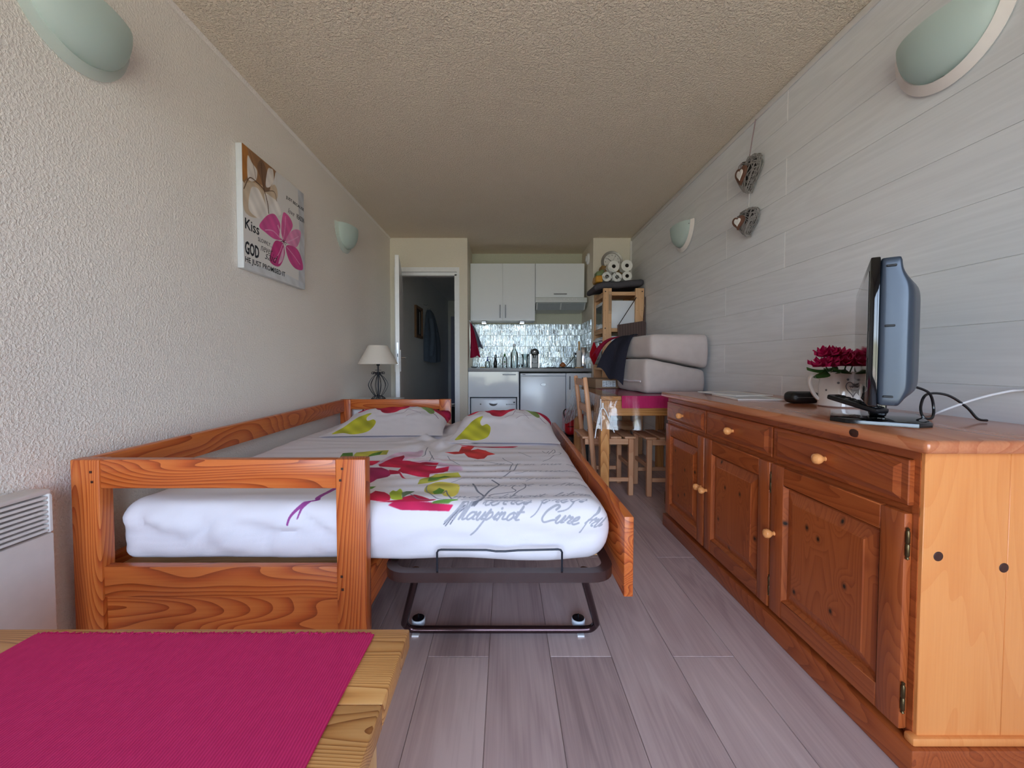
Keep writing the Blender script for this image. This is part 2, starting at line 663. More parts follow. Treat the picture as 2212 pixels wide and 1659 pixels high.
# cursive hand for the printed writing: strokes in a box (x-height 1, ascender 2, descender -1)
HAND = {
    'a': (1.0, [[(.8, .9), (.3, .9), (.05, .4), (.3, .05), (.7, .4), (.8, .95), (.75, .2), (1.0, .1)]]),
    'b': (.9, [[(.0, .1), (.5, 1.9), (.25, 1.6), (.15, .2), (.5, .05), (.75, .5), (.5, .9), (.9, .8)]]),
    'c': (.8, [[(.7, .8), (.4, .95), (.1, .5), (.3, .05), (.8, .25)]]),
    'd': (1.0, [[(.7, .85), (.3, .9), (.05, .4), (.35, .05), (.8, .6), (1.1, 2.0), (.8, .2), (1.0, .1)]]),
    'e': (.8, [[(.0, .3), (.5, .6), (.5, .95), (.15, .7), (.15, .2), (.4, .02), (.8, .25)]]),
    'f': (.7, [[(.0, .3), (.6, 1.6), (.5, 2.0), (.3, 1.0), (.0, -1.0)], [(.1, .7), (.7, .8)]]),
    'h': (1.0, [[(.0, .2), (.5, 1.9), (.3, 1.8), (.1, .0)], [(.15, .5), (.6, .95), (.7, .6), (.7, .1), (1.0, .2)]]),
    'i': (.5, [[(.0, .3), (.3, .95), (.2, .15), (.5, .2)], [(.45, 1.35), (.5, 1.4)]]),
    'j': (.5, [[(.0, .3), (.35, .95), (.1, -.6), (-.5, -1.0)], [(.5, 1.35), (.55, 1.4)]]),
    'l': (.6, [[(.0, .2), (.55, 1.8), (.4, 1.9), (.2, .3), (.6, .15)]]),
    'm': (1.4, [[(.0, .7), (.2, .95), (.1, .0)], [(.15, .6), (.5, .95), (.55, .0)], [(.58, .6), (.95, .95), (1.0, .2), (1.4, .2)]]),
    'n': (1.0, [[(.0, .7), (.2, .95), (.1, .0)], [(.15, .6), (.55, .95), (.6, .2), (1.0, .2)]]),
    'o': (.9, [[(.5, .95), (.15, .7), (.1, .25), (.4, .03), (.7, .5), (.5, .95), (.9, .8)]]),
    'p': (1.0, [[(.0, .5), (.3, 1.2), (.0, -1.1), (-.3, -1.9)], [(.2, .8), (.6, .95), (.75, .5), (.4, .05), (.15, .2)]]),
    'q': (1.0, [[(.8, .9), (.3, .9), (.1, .4), (.4, .1), (.8, .8), (.4, -1.0)]]),
    'r': (.7, [[(.0, .4), (.2, 1.0), (.3, .8), (.6, .85), (.4, .2), (.7, .1)]]),
    's': (.7, [[(.0, .2), (.45, 1.05), (.55, .4), (.3, .0), (.05, .1), (.7, .25)]]),
    't': (.6, [[(.0, .3), (.4, 1.6), (.2, .2), (.6, .15)], [(.0, 1.0), (.7, 1.05)]]),
    'u': (1.0, [[(.0, .6), (.25, .95), (.2, .2), (.5, .05), (.8, .95), (.75, .15), (1.0, .2)]]),
    'y': (1.0, [[(.0, .8), (.25, .9), (.2, .3), (.55, .1), (.85, .95), (.2, -.8), (-.6, -1.2)]]),
    'M': (1.9, [[(-.2, -.2), (.3, 1.0), (.7, 2.0), (.6, .1)], [(.7, 1.9), (1.2, 1.9), (1.15, .1), (1.6, 2.0), (1.5, .2), (1.9, .2)]]),
    'C': (1.4, [[(1.0, 1.5), (1.2, 1.9), (.8, 1.95), (.2, 1.3), (.1, .5), (.5, .0), (1.1, .3), (1.4, .4)]]),
    ' ': (.8, []),
}


def handwrite(P, s, a, b, xh, wd, col, al=1.0, slant=0.55):
    a, b = np.array(a, float), np.array(b, float)
    tot = sum(HAND[c][0] for c in s)
    L = np.linalg.norm(b - a)
    k = L / tot
    d = (b - a) / L
    x = 0
    for c in s:
        w_, st = HAND[c]
        for ln in st:
            P.line([a + d * (x + (p[0]) * k + p[1] * xh * slant) + np.array([-d[1], d[0]]) * p[1] * xh for p in ln], wd, col, al)
        x += w_ * k


# ------------------------------------------------------------------ materials
M_wall = plaster('wall_crepi', rgb(240, 234, 227), 120, 0.4, 0.006)
M_ceil = plaster('ceiling_crepi', rgb(240, 228, 210), 90, 0.85, 0.008)
M_dw = plaster('door_wall_crepi', rgb(228, 222, 208), 110, 0.3, 0.005)
M_hall = plaster('hall_paint', rgb(236, 238, 238), 80, 0.3, 0.004)
M_white = plain('white_lacquer', rgb(238, 240, 243), 0.35)
M_gloss = plain('gloss_white_front', rgb(232, 239, 246), 0.08, 0, 0.5, 0.01)
M_app = plain('appliance_white', rgb(230, 237, 246), 0.22, 0, 0.5, 0.01)
M_chrome = plain('chrome', rgb(205, 205, 210), 0.14, 1.0)
M_steel = plain('brushed_steel', rgb(150, 152, 156), 0.32, 1.0)
M_dark = plain('dark_gap', rgb(22, 22, 26), 0.6)
M_black = plain('black_plastic', rgb(20, 20, 24), 0.25)
M_pianoblack = plain('piano_black', rgb(8, 8, 10), 0.04, 0, 0.6, 0.0)
M_iron = plain('wrought_iron', rgb(34, 36, 46), 0.45, 0.3)
M_brownmetal = plain('brown_lacquer_metal', rgb(58, 38, 36), 0.25, 0.0, 0.6, 0.12, 40)
M_tube = plain('bronze_tube', rgb(78, 58, 60), 0.18, 0.85)
M_shade = plain('linen_shade', rgb(216, 208, 198), 0.8, 0, 0.2, 0.05, 200)
M_crimson = plain('crimson_cotton', rgb(150, 26, 60), 0.85, 0, 0.2, 0.12, 120, 0.2)
M_greycloth = plain('grey_cotton', rgb(112, 120, 136), 0.9, 0, 0.2, 0.12, 120, 0.2)
M_navy = plain('charcoal_fleece', rgb(46, 46, 58), 0.95, 0, 0.1, 0.2, 140, 0.3)
M_greypillow = plain('dark_grey_pillow', rgb(84, 82, 88), 0.95, 0, 0.1, 0.1, 90, 0.2)
M_suede = plain('beige_suede', rgb(196, 184, 180), 0.9, 0, 0.25, 0.10, 18, 0.15, Sheen_Weight=0.25)
M_paper = plain('paper_white', rgb(228, 226, 224), 0.7)
M_tissue = plain('tissue_paper', rgb(232, 232, 228), 0.95)
M_card = plain('grey_brown_cardboard', rgb(150, 122, 98), 0.8, 0, 0.2, 0.06, 60)
M_kraft = plain('kraft_paper', rgb(150, 118, 74), 0.8, 0, 0.2, 0.2, 25)
M_yellow = plain('ochre_wrapper', rgb(196, 140, 40), 0.5, 0, 0.4, 0.2, 25)
M_red = plain('red_shiny_plastic', rgb(178, 24, 36), 0.25, 0, 0.5, 0.1, 8)
M_coat = plain('slate_blue_coat', rgb(84, 94, 108), 0.85, 0, 0.2, 0.15, 30, 0.2)
M_counter = plain('grey_stone_laminate', rgb(150, 152, 156), 0.35, 0, 0.4, 0.25, 120)
M_plug = plain('dark_plug', rgb(60, 26, 14), 0.5)
M_brass = plain('aged_brass', rgb(96, 80, 54), 0.35, 0.9)
M_label = plain('label_white', rgb(225, 230, 236), 0.4)
M_ink = plain('dark_ink', rgb(52, 54, 60), 0.8, 0, 0.1)
M_onion = plain('onion_skin', rgb(160, 96, 52), 0.4, 0, 0.4, 0.25, 20)
M_ceramic = plain('white_glazed_ceramic', rgb(238, 233, 230), 0.08, 0, 0.6, 0.03)
M_greydot = plain('grey_glaze', rgb(116, 112, 118), 0.3)
M_petal = plain('crimson_petal', rgb(190, 16, 88), 0.6, 0, 0.3, 0.3, 40)
M_leaf = plain('green_leaf', rgb(56, 92, 44), 0.5, 0, 0.4, 0.25, 30)
M_twig = plain('grey_twig', rgb(134, 130, 128), 0.8, 0, 0.2, 0.3, 60)
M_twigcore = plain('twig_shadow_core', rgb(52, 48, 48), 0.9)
M_heartwood = plain('brown_heart_wood', rgb(106, 72, 58), 0.5, 0, 0.4, 0.2, 40)
M_ribbon = plain('mauve_ribbon', rgb(146, 128, 134), 0.7)
M_ribbonpale = plain('pale_ribbon', rgb(190, 184, 184), 0.7)
M_tvshell = plain('blue_grey_tv_shell', rgb(52, 61, 74), 0.32, 0.3, 0.5, 0.04, 60)
M_screen = plain('tv_screen_glass', rgb(14, 14, 16), 0.06, 0, 0.6, 0.0)
M_cabwhite = plain('white_cable_skin', rgb(206, 204, 208), 0.5)
M_greenglass = plain('clear_green_plastic', rgb(210, 220, 220), 0.1)

L_, Md_, D_ = rgb(218, 140, 76), rgb(188, 104, 50), rgb(132, 62, 26)
M_bed = {a: wood('bed_pine_' + a, rgb(204, 114, 54), rgb(178, 82, 34), rgb(108, 40, 14), a, 8.0, 0.35, False, 0.62, 0.15) for a in 'XYZ'}
M_side = {a: wood('sideboard_pine_' + a, rgb(168, 86, 42), rgb(144, 67, 30), rgb(96, 38, 16), a, 8.0, 0.32, False, 0.42, 0.2) for a in 'YZ'}  # front shade put into the pine tones: window light reaches it only obliquely
M_sidek_shade = wood('sideboard_pine_knots', rgb(168, 86, 42), rgb(144, 67, 30), rgb(98, 38, 16), 'Z', 7.0, 0.32, True, 0.4, 0.2, 'YZ')  # same shaded front tones, with knots
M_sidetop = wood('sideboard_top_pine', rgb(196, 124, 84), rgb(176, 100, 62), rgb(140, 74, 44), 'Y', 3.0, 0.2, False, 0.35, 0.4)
M_sidepanel_lit = wood('sideboard_side_lit_pine', rgb(224, 148, 84), rgb(214, 132, 70), rgb(190, 102, 48), 'Z', 3.0, 0.35, False, 0.22, 0.15)  # end panel lighter: the window light on it is put into the colour
M_pine = {a: wood('pale_pine_' + a, rgb(232, 190, 136), rgb(214, 164, 104), rgb(168, 110, 60), a, 5.0, 0.42, False, 0.55) for a in 'XYZ'}
M_coffee = wood('coffee_table_pine', rgb(218, 164, 102), rgb(200, 140, 78), rgb(142, 82, 38), 'X', 15.0, 0.4, False, 0.85, 0.1)
M_tab = {a: wood('dining_table_pine_' + a, rgb(214, 152, 88), rgb(196, 128, 66), rgb(140, 82, 38), a, 6.0, 0.35, False, 0.6, 0.2) for a in 'XYZ'}
M_beech = {a: wood('beech_' + a, rgb(214, 162, 124), rgb(198, 138, 100), rgb(164, 104, 70), a, 2.5, 0.4, False, 0.3) for a in 'XYZ'}
M_ivar = {a: wood('raw_pine_' + a, rgb(222, 180, 138), rgb(208, 160, 116), rgb(176, 122, 82), a, 3.0, 0.6, False, 0.35) for a in 'XYZ'}
M_knob = wood('turned_knob_pine', rgb(238, 168, 104), rgb(222, 146, 84), rgb(178, 104, 54), 'X', 3.0, 0.25, False, 0.4, 0.4)

# grey-mauve laminate floorboards
N = NT('laminate_oak')
v = N.coord((1, 0.09, 1), 17)
n1 = noise(N, v, 7, 3, 0.55, 0.8)
s_ = N.math('ADD', N.math('MULTIPLY', N.math('SINE', N.math('MULTIPLY', n1, 46)), 0.5), 0.5)
fb = noise(N, N.coord((1, 0.02, 1), 17), 160, 2)
bigf = noise(N, N.coord((1, 0.3, 1), 31), 4, 2)
tt = N.math('ADD', N.math('MULTIPLY', s_, 0.15), N.math('ADD', N.math('MULTIPLY', fb, 0.35), N.math('MULTIPLY', bigf, 0.75)))
rnd = N.n('ObjectInfo').outputs['Random']
tt = N.math('ADD', tt, N.math('MULTIPLY', N.math('SUBTRACT', rnd, 0.5), 0.16))
cc = N.ramp(tt, (0.32, rgb(156, 133, 130)), (0.60, rgb(188, 164, 159)), (0.92, rgb(208, 186, 180)))
M_floor = N.bsdf(cc, 0.42, 0, 0.4, fb, 0.06, 0.001)

# pale grey wood-print wall panels
N = NT('pale_wood_panel')
v = N.coord((1, 0.10, 1), 19)
n1 = noise(N, v, 9, 3, 0.5, 0.6)
s_ = N.math('ADD', N.math('MULTIPLY', N.math('SINE', N.math('MULTIPLY', n1, 40)), 0.5), 0.5)
fb = noise(N, N.coord((1, 0.02, 1), 19), 120, 2)
tt = N.math('ADD', N.math('MULTIPLY', s_, 0.25), N.math('MULTIPLY', fb, 0.6))
cc = N.ramp(tt, (0.25, rgb(222, 225, 228)), (0.8, rgb(233, 236, 239)))
M_panel = N.bsdf(cc, 0.5, 0, 0.35, tt, 0.05, 0.001)

# ribbed magenta runner
def runner_mat(name, axis):
    N = NT(name)
    v = N.coord()
    sx = N.n('SeparateXYZ', v)
    wv = N.math('ADD', N.math('MULTIPLY', N.math('SINE', N.math('MULTIPLY', sx.outputs[axis], 1400)), 0.5), 0.5)
    nz = noise(N, v, 60, 2)
    c = N.mix(N.math('ADD', N.math('MULTIPLY', wv, 0.6), N.math('MULTIPLY', nz, 0.4)), rgb(184, 26, 86), rgb(220, 54, 114))
    return N.bsdf(c, 0.85, 0, 0.2, wv, 0.5, 0.002)
M_runner = runner_mat('magenta_ribbed_cotton', 0)

# striped dark bag cloth
N = NT('striped_bag_cloth')
sx = N.n('SeparateXYZ', N.coord())
wv = N.math('GREATER_THAN', N.math('SINE', N.math('MULTIPLY', sx.outputs[0], 380)), 0.1)
M_bag = N.bsdf(N.mix(wv, rgb(52, 40, 42), rgb(128, 104, 96)), 0.85)

# silvery relief tile
N = NT('silver_relief_tile')
r_ = N.n('ObjectInfo').outputs['Random']
hs = noise(N, N.coord((1, 1, 0.25), 9), 60, 2, 0.6, 1.2)
cc = N.ramp(N.math('ADD', N.math('MULTIPLY', hs, 0.7), N.math('MULTIPLY', r_, 0.3)), (0.25, rgb(150, 160, 166)), (0.6, rgb(182, 192, 194)), (0.85, rgb(204, 196, 202)))
M_tile = N.bsdf(cc, 0.15, 0.45, 0.7, hs, 0.35, 0.010)

M_clear = glassy('clear_film', (0.96, 0.965, 0.97, 1), 0.010, 0.14, 0.22, 9, 0.4)
N = NT('clear_rim_glass')
ms = N.n('MixShader', 0.42, N.n('BsdfTransparent', (0.97, 1.0, 0.99, 1)), N.n('BsdfPrincipled', rgb(226, 236, 232)))
N.t.links.new(ms.outputs[0], N.out.inputs[0])
M_rimglass = N.m
M_film = glassy('milky_film', (0.92, 0.93, 0.95, 1), 0.04, 0.14, 0.5, 20, 0.6)
M_handle = plain('dark_steel_handle', rgb(112, 114, 120), 0.38, 0.7)
M_pane = glassy('window_pane', (0.96, 0.98, 0.97, 1), 0.03, 0.01)
M_bottle = glassy('bottle_glass', (0.84, 0.90, 0.90, 1), 0.12, 0.03)

N = NT('frosted_glass')
c_ = N.ramp(noise(N, N.coord(), 2, 1), (0.3, rgb(222, 236, 234)), (0.7, rgb(230, 241, 239)))
b1 = N.n('BsdfPrincipled', c_)
b1.inputs['Roughness'].default_value = 0.35
tl = N.n('BsdfTranslucent', rgb(234, 244, 242))
ms = N.n('MixShader', 0.62, b1, tl)
N.t.links.new(ms.outputs[0], N.out.inputs[0])
M_frost = N.m

# ------------------------------------------------------------------ the room
XL, XR, YB, YD, H = -1.344, 1.467, -1.65, 4.78, 2.42
fl = struct(MB().box(-1.6, 1.7, -1.8, 10.2, -0.06, -0.006).build('floor', M_floor, None, False))
x = -0.055 - 7 * 0.2035
col = 0
while x < 1.5:
    y = 1.32 - 3 * 1.38 + (0.69 if col % 2 == 1 else 0.0)
    while y < 4.9:
        a, b = max(y, -1.65), min(y + 1.38, 4.9)
        x0, x1 = max(x, XL), min(x + 0.2035, XR + 0.008)
        if b > a + 0.02 and x1 > x0 + 0.01:
            MB().box(x0 + 0.0007, x1 - 0.0007, a + 0.0007, b - 0.0007, -0.006, 0, 0.0012).build('plank', M_floor, fl, False)
        y += 1.38
    x += 0.2035
    col += 1

struct(MB().box(-1.6, 1.7, -1.8, 5.6, H, H + 0.1).build('ceiling', M_ceil, None, False))
struct(MB().box(XL - 0.15, XL, -1.8, 4.88, 0, H).build('wall_left', M_wall, None, False))
M_joint = plain('white_joint', rgb(250, 250, 250), 0.5)
wr = struct(MB().box(XR + 0.004, XR + 0.16, -1.8, 4.88, 0, H).build('wall_right', plain('panel_backing', rgb(246, 245, 243), 0.7), None, False))
# wall panels: rows of 189 mm, boards 2.6 m long, seams staggered
z = 0.905 - 5 * 0.189
row = 0
while z < H - 0.005:
    za, zb = max(z, 0.0), min(z + 0.189, H - 0.002)
    s0 = 2.16 if row % 2 == 0 else 2.73
    y = s0 - 2 * 2.6
    while y < YD:
        a, b = max(y, -1.65), min(y + 2.6, YD)
        if b > a + 0.01 and zb > za + 0.01:
            MB().box(XR, XR + 0.004, a + 0.0026, b - 0.0026, za + 0.0008, zb - 0.0008, 0.0008).build('panel', M_panel, wr, False)
            if YB < b < YD:
                MB().box(XR + 0.0006, XR + 0.004, b - 0.0024, b + 0.0024, za, zb).build('joint_strip', M_joint, wr, False)
        y += 2.6
    z += 0.189
    row += 1
M_trim = plain('white_trim', rgb(222, 220, 218), 0.5)
struct(MB().box(XR - 0.012, XR - 0.0005, -1.65, YD, H - 0.034, H - 0.004, 0.004, 2).build('trim_1', M_trim, None))
struct(MB().box(XR - 0.022, XR - 0.0005, YD - 0.014, YD - 0.0005, 0, H - 0.036, 0.004, 2).build('trim_2', M_trim, None))
struct(MB().poly([(0, 0), (0.014, 0), (0, 0.014)], YD + 1.65, Matrix(((1, 0, 0, XL + 0.0005), (0, 0, 1, -1.65), (0, -1, 0, H - 0.0005), (0, 0, 0, 1)))).build('trim_3', M_wall, None))

# door wall with its opening, pier, kitchen alcove, hall
dw = MB()
dw.box(XL, -1.285, YD, 4.88, 0, H).box(-0.545, -0.444, YD, 4.88, 0, H).box(-1.285, -0.545, YD, 4.88, 2.075, H)
struct(dw.build('wall_back', M_dw, None, False))
struct(MB().box(1.02, XR + 0.16, YD, 5.56, 0, H).build('wall_alcove_right', M_dw, None, False))
struct(MB().box(-0.55, -0.444, 4.88, 5.56, 0, H).build('wall_alcove_left', M_dw, None, False))
struct(MB().box(-0.55, 1.1, 5.47, 5.58, 0, H).build('wall_alcove_back', plaster('alcove_crepi', rgb(196, 198, 182), 80, 0.4, 0.005), None, False))
struct(MB().box(-1.5, -1.35, 4.88, 9.7, 0, H).build('wall_hall_left', M_hall, None, False))
struct(MB().box(-0.545, -0.40, 5.58, 9.7, 0, H).build('wall_hall_right', M_hall, None, False))
struct(MB().box(-1.5, -0.4, 9.62, 9.75, 0, H).build('wall_hall_end', M_hall, None, False))
struct(MB().box(-1.5, -0.4, 5.6, 9.75, H, H + 0.1).build('ceiling_hall', M_hall, None, False))
M_balc = plain('balcony_tile', rgb(176, 160, 140), 0.8)
struct(MB().box(-4, 4, -3.6, -1.81, -0.12, -0.02).build('balcony_floor', M_balc, None, False))

# window wall behind the camera
ww = MB()
ww.box(-1.6, -1.22, -1.8, YB, 0, H).box(1.28, 1.7, -1.8, YB, 0, H).box(-1.22, 1.28, -1.8, YB, 2.24, H)
struct(ww.build('wall_front', M_wall, None, False))
wf = MB()
wx0, wx1 = -1.22, 1.28
for a, b in ((wx0, wx0 + 0.06), (wx1 - 0.06, wx1)):
    wf.box(a, b, -1.77, -1.70, 0, 2.24)
wf.box(wx0, wx1, -1.77, -1.70, 2.18, 2.24).box(wx0, wx1, -1.77, -1.70, 0, 0.06)
win = struct(wf.build('window_1', M_white, None, False))
for i in range(2):
    a = wx0 + 0.06 + i * 1.19
    sb = MB()
    sb.box(a, a + 0.05, -1.76, -1.71, 0.06, 2.18).box(a + 1.14, a + 1.19, -1.76, -1.71, 0.06, 2.18)
    sb.box(a + 0.05, a + 1.14, -1.76, -1.71, 0.06, 0.12).box(a + 0.05, a + 1.14, -1.76, -1.71, 2.12, 2.18)
    sash = sb.build('sash', M_white, win, False)
    MB().box(a + 0.05, a + 1.14, -1.738, -1.732, 0.12, 2.12).build('pane', M_pane, win, False)

# door_1: jamb, open leaf, handles
dj = MB()
dj.box(-1.292, -1.245, YD - 0.014, 4.90, 0, 2.03).box(-0.567, -0.538, YD - 0.014, 4.90, 0, 2.03).box(-1.292, -0.538, YD - 0.014, 4.90, 2.03, 2.08)
dj.box(-1.245, -1.225, 4.82, 4.90, 0, 2.03).box(-0.60, -0.567, 4.82, 4.90, 0, 2.01).box(-1.245, -0.567, 4.82, 4.90, 1.995, 2.03)
door = struct(dj.build('door_1', M_white, None, False, center=(-0.9, YD, 0)))
ang = math.degrees(math.atan2(0.72, -0.11)) - 180  # leaf runs from the hinge towards the room
p0 = Vector((-1.222, 4.752, 0))
dvec = Vector((0.155, -0.72, 0)).normalized()
nv = Vector((-dvec.y, dvec.x, 0))
ML = Matrix(((dvec.x, nv.x, 0, p0.x), (dvec.y, nv.y, 0, p0.y), (0, 0, 1, 0.012), (0, 0, 0, 1)))
leaf = MB().box(0, 0.735, -0.02, 0.02, 0, 2.02, 0.002, 1, ML).build('door_leaf', M_white, door)
for sgn in (1, -1):
    a, b = sorted((sgn * 0.0205, sgn * 0.030))
    MB().box(0.655, 0.70, a, b, 0.87, 1.09, 0.003, 1, ML).build('escutcheon', M_white, leaf)
    h = MB()
    h.tube([(0.68, sgn * 0.026, 1.01), (0.68, sgn * 0.07, 1.01), (0.66, sgn * 0.078, 1.01), (0.56, sgn * 0.078, 1.01)], 0.008, 8, M=ML)
    h.build('door_handle', M_chrome, leaf)
MB().box(0.7345, 0.7365, -0.008, 0.008, 0.94, 1.16, 0, 1, ML).build('lock_plate', M_steel, leaf)
MB().box(0.736, 0.7375, -0.004, 0.004, 1.02, 1.05, 0, 1, ML).build('latch_hole', M_dark, leaf)
for hz in (0.25, 1.05, 1.78):
    MB().lathe([(0.007, 0), (0.007, 0.09)], 8, T(-1.236, 4.762, hz)).build('hinge', M_white, door)
# hall end door
d2 = struct(MB().box(-1.28, -0.6, 9.57, 9.615, 0.01, 2.05, 0.003).build('door_2', plain('hall_door_paint', rgb(150, 156, 186), 0.5), None))
hb = MB()
hb.lathe([(0.012, 0), (0.02, 0.02), (0.024, 0.05), (0.012, 0.06)], 10, T(-1.0, 9.565, 0.98) @ RX(90))
hb.build('door_handle', M_black, d2)

# ------------------------------------------------------------------ wall lights
def sconce(xw, yc, label, far=False):
    sg = 1 if xw < 0 else -1
    r0 = root('wall_light', (xw, yc, 1.93))
    a, hz, dp = 0.185, 0.19, 0.105

    def bowl(scale, xo, top):
        def f(u, v):
            th = math.pi * u
            ph = math.pi / 2 * v
            return (xw + sg * (xo + dp * scale * math.sin(th) * math.cos(ph) ** 0.8), yc - a * scale * math.cos(th) * math.cos(ph) ** 0.8, top - hz * scale * math.sin(ph))
        return f
    MB().thick(bowl(0.86, 0.012, 2.09), 24, 12, 0.004).build('glass_bowl', M_frost, r0)
    rim = MB()
    def band(u, v):
        th = math.pi * u
        k = 1.02 - 0.16 * v
        return (xw + sg * (0.006 + 0.018 * v), yc - a * k * math.cos(th), 2.09 - hz * 1.06 * k * math.sin(th))
    rim.thick(band, 30, 3, 0.005)
    rim.build('rim', M_rimglass if xw < 0 else M_ceramic, r0)
    MB().box(min(xw, xw + sg * 0.03), max(xw, xw + sg * 0.03), yc - 0.05, yc + 0.05, 1.99, 2.06, 0.004).build('wall_plate', M_white, r0)
    for k in (-1, 1):
        MB().lathe([(0.005, 0), (0.006, 0.004), (0.003, 0.008)], 10, T(xw + sg * 0.03, yc + k * 0.148, 2.062) @ RY(90 * sg)).build('clip', M_chrome, r0)
    tag(r0, label, 'wall light', 'half-bowl glass wall lights')

sconce(XL, 1.30, 'frosted half-bowl wall light with clear rim high on left wall, above the wall heater')
sconce(XL, 3.42, 'small-looking frosted half-bowl wall light on left wall beyond the flower canvas')
sconce(XR, 1.37, 'white-rimmed frosted half-bowl wall light above the television on panelled wall')
sconce(XR, 3.37, 'white-rimmed frosted half-bowl wall light on panelled wall past the hanging hearts')

# ------------------------------------------------------------------ sideboard
sbd = root('sideboard', (1.205, 1.67, 0))
XF = 0.972
b = MB()
b.box(XF + 0.003, 1.452, 0.952, 2.418, 0.075, 0.768)
b.build('carcass', M_side['Z'], sbd, False)
# face frame strips seen between doors and drawers
b = MB()
for y0, y1 in ((0.945, 0.962), (1.441, 1.46), (1.927, 1.946), (2.398, 2.42)):
    b.box(XF - 0.002, XF + 0.012, y0, y1, 0.08, 0.768)
b.box(XF - 0.001, XF + 0.012, 0.945, 2.42, 0.745, 0.768).box(XF - 0.001, XF + 0.012, 0.945, 2.42, 0.613, 0.634)
b.build('face_frame', M_side['Y'], sbd, False)
# top with rounded nose
tp = MB()
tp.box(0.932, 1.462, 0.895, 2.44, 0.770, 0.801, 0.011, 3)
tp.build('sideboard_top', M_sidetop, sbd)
kn = MB()
kn.lathe([(0.011, 0), (0.009, 0.0012), (0.0, 0.0016)], 14, T(0.9325, 1.085, 0.786) @ RY(-90) @ Matrix.Scale(1.5, 4, (0, 1, 0)))
kn.build('knot', M_plug, sbd)
# side panel of two glued boards
MB().box(XF, 1.17, 0.936, 0.9515, 0.078, 0.769, 0.0012).build('side_panel', M_sidepanel_lit, sbd)
MB().box(1.1706, 1.452, 0.936, 0.9515, 0.078, 0.769, 0.0012).build('side_panel', M_sidepanel_lit, sbd)
for kx, kz, kr in ((1.009, 0.523, 0.0115), (1.163, 0.496, 0.0115)):
    MB().lathe([(kr, 0), (kr * 0.9, 0.0006), (kr * 0.55, 0.0008), (kr * 0.4, 0.0004)], 18, T(kx, 0.9358, kz) @ RX(90)).build('knot', M_plug, sbd)
pt = MB()
pt.box(0.945, 1.455, 0.918, 2.425, 0.0, 0.072, 0.004, 2)
pt.build('plinth', M_side['Y'], sbd)
ml = MB()
ml.box(0.955, 1.455, 0.926, 0.952, 0.0725, 0.094, 0.006, 2)
ml.build('base_moulding', M_sidepanel_lit, sbd)

def turned_knob(parent, y, z):
    MB().lathe([(0.013, 0), (0.011, 0.004), (0.0065, 0.010), (0.0075, 0.016), (0.014, 0.024), (0.0165, 0.032), (0.0145, 0.040), (0.008, 0.045), (0.001, 0.0465)], 18,
               T(0.958, y, z) @ RY(-90)).build('knob', M_knob, parent)

cols = ((0.958, 1.446), (1.455, 1.932), (1.941, 2.404))
for i, (y0, y1) in enumerate(cols):
    # drawer with bevelled front
    d = MB()
    M4 = Matrix(((0, 0, -1, 0.970), (1, 0, 0, 0), (0, 1, 0, 0), (0, 0, 0, 1)))
    def frame_ring(bm, yo0, yo1, zo0, zo1, ins, x0, x1):
        P = [(yo0, zo0), (yo1, zo0), (yo1, zo1), (yo0, zo1)]
        Q = [(yo0 + ins, zo0 + ins), (yo1 - ins, zo0 + ins), (yo1 - ins, zo1 - ins), (yo0 + ins, zo1 - ins)]
        A = [bm.verts.new((x0, p[0], p[1])) for p in P]
        B = [bm.verts.new((x1, p[0], p[1])) for p in Q]
        for k in range(4):
            bm.faces.new([A[k], A[(k + 1) % 4], B[(k + 1) % 4], B[k]])
        return A, B
    za, zb = 0.634, 0.744
    d.box(0.957, 0.972, y0, y1, za, zb, 0.002)
    A, B = frame_ring(d.bm, y0 + 0.018, y1 - 0.018, za + 0.010, zb - 0.010, 0.014, 0.9572, 0.949)
    d.bm.faces.new(B)
    dr = d.build('drawer', M_side['Y'], sbd, True, 20)
    turned_knob(dr, (y0 + y1) / 2, 0.689)
    za, zb, st = 0.088, 0.616, 0.064
    pn = MB()
    ya, yb, pa, pb = y0 + st, y1 - st, za + st, zb - st
    A, B = frame_ring(pn.bm, ya, yb, pa, pb, 0.010, 0.951, 0.964)
    A2, B2 = frame_ring(pn.bm, ya + 0.010, yb - 0.010, pa + 0.010, pb - 0.010, 0.034, 0.964, 0.9535)
    A3, B3 = frame_ring(pn.bm, ya + 0.044, yb - 0.044, pa + 0.044, pb - 0.044, 0.003, 0.9535, 0.951)
    pn.bm.faces.new(B3)
    dob = pn.build('door', M_sidek_shade, sbd, True, 12)
    for s0_ in (y0, y1 - st):
        MB().box(0.950, 0.970, s0_, s0_ + st, za, zb, 0.004, 2).build('stile', M_side['Z'], dob)
    for s0_ in (za, zb - st):
        MB().box(0.9505, 0.970, y0 + st - 0.001, y1 - st + 0.001, s0_, s0_ + st, 0.003, 1).build('rail', M_side['Y'], dob)
    if i == 2:
        turned_knob(dob, y0 + 0.022, 0.37)
        hy = y1
    else:
        turned_knob(dob, y1 - 0.022, 0.37)
        hy = y0
    for hz in (0.17, 0.545):
        MB().lathe([(0.0, 0), (0.004, 0.004), (0.0025, 0.008), (0.0045, 0.012), (0.0045, 0.038), (0.003, 0.040), (0.0045, 0.042), (0.0045, 0.068), (0.0025, 0.072), (0.004, 0.076), (0.0, 0.08)], 10,
                   T(0.954, hy + (-0.005 if hy == y0 else 0.005), hz - 0.04)).build('hinge', M_brass, dob)
tag(sbd, 'long orange pine sideboard with three doors and three drawers along panelled wall', 'sideboard')

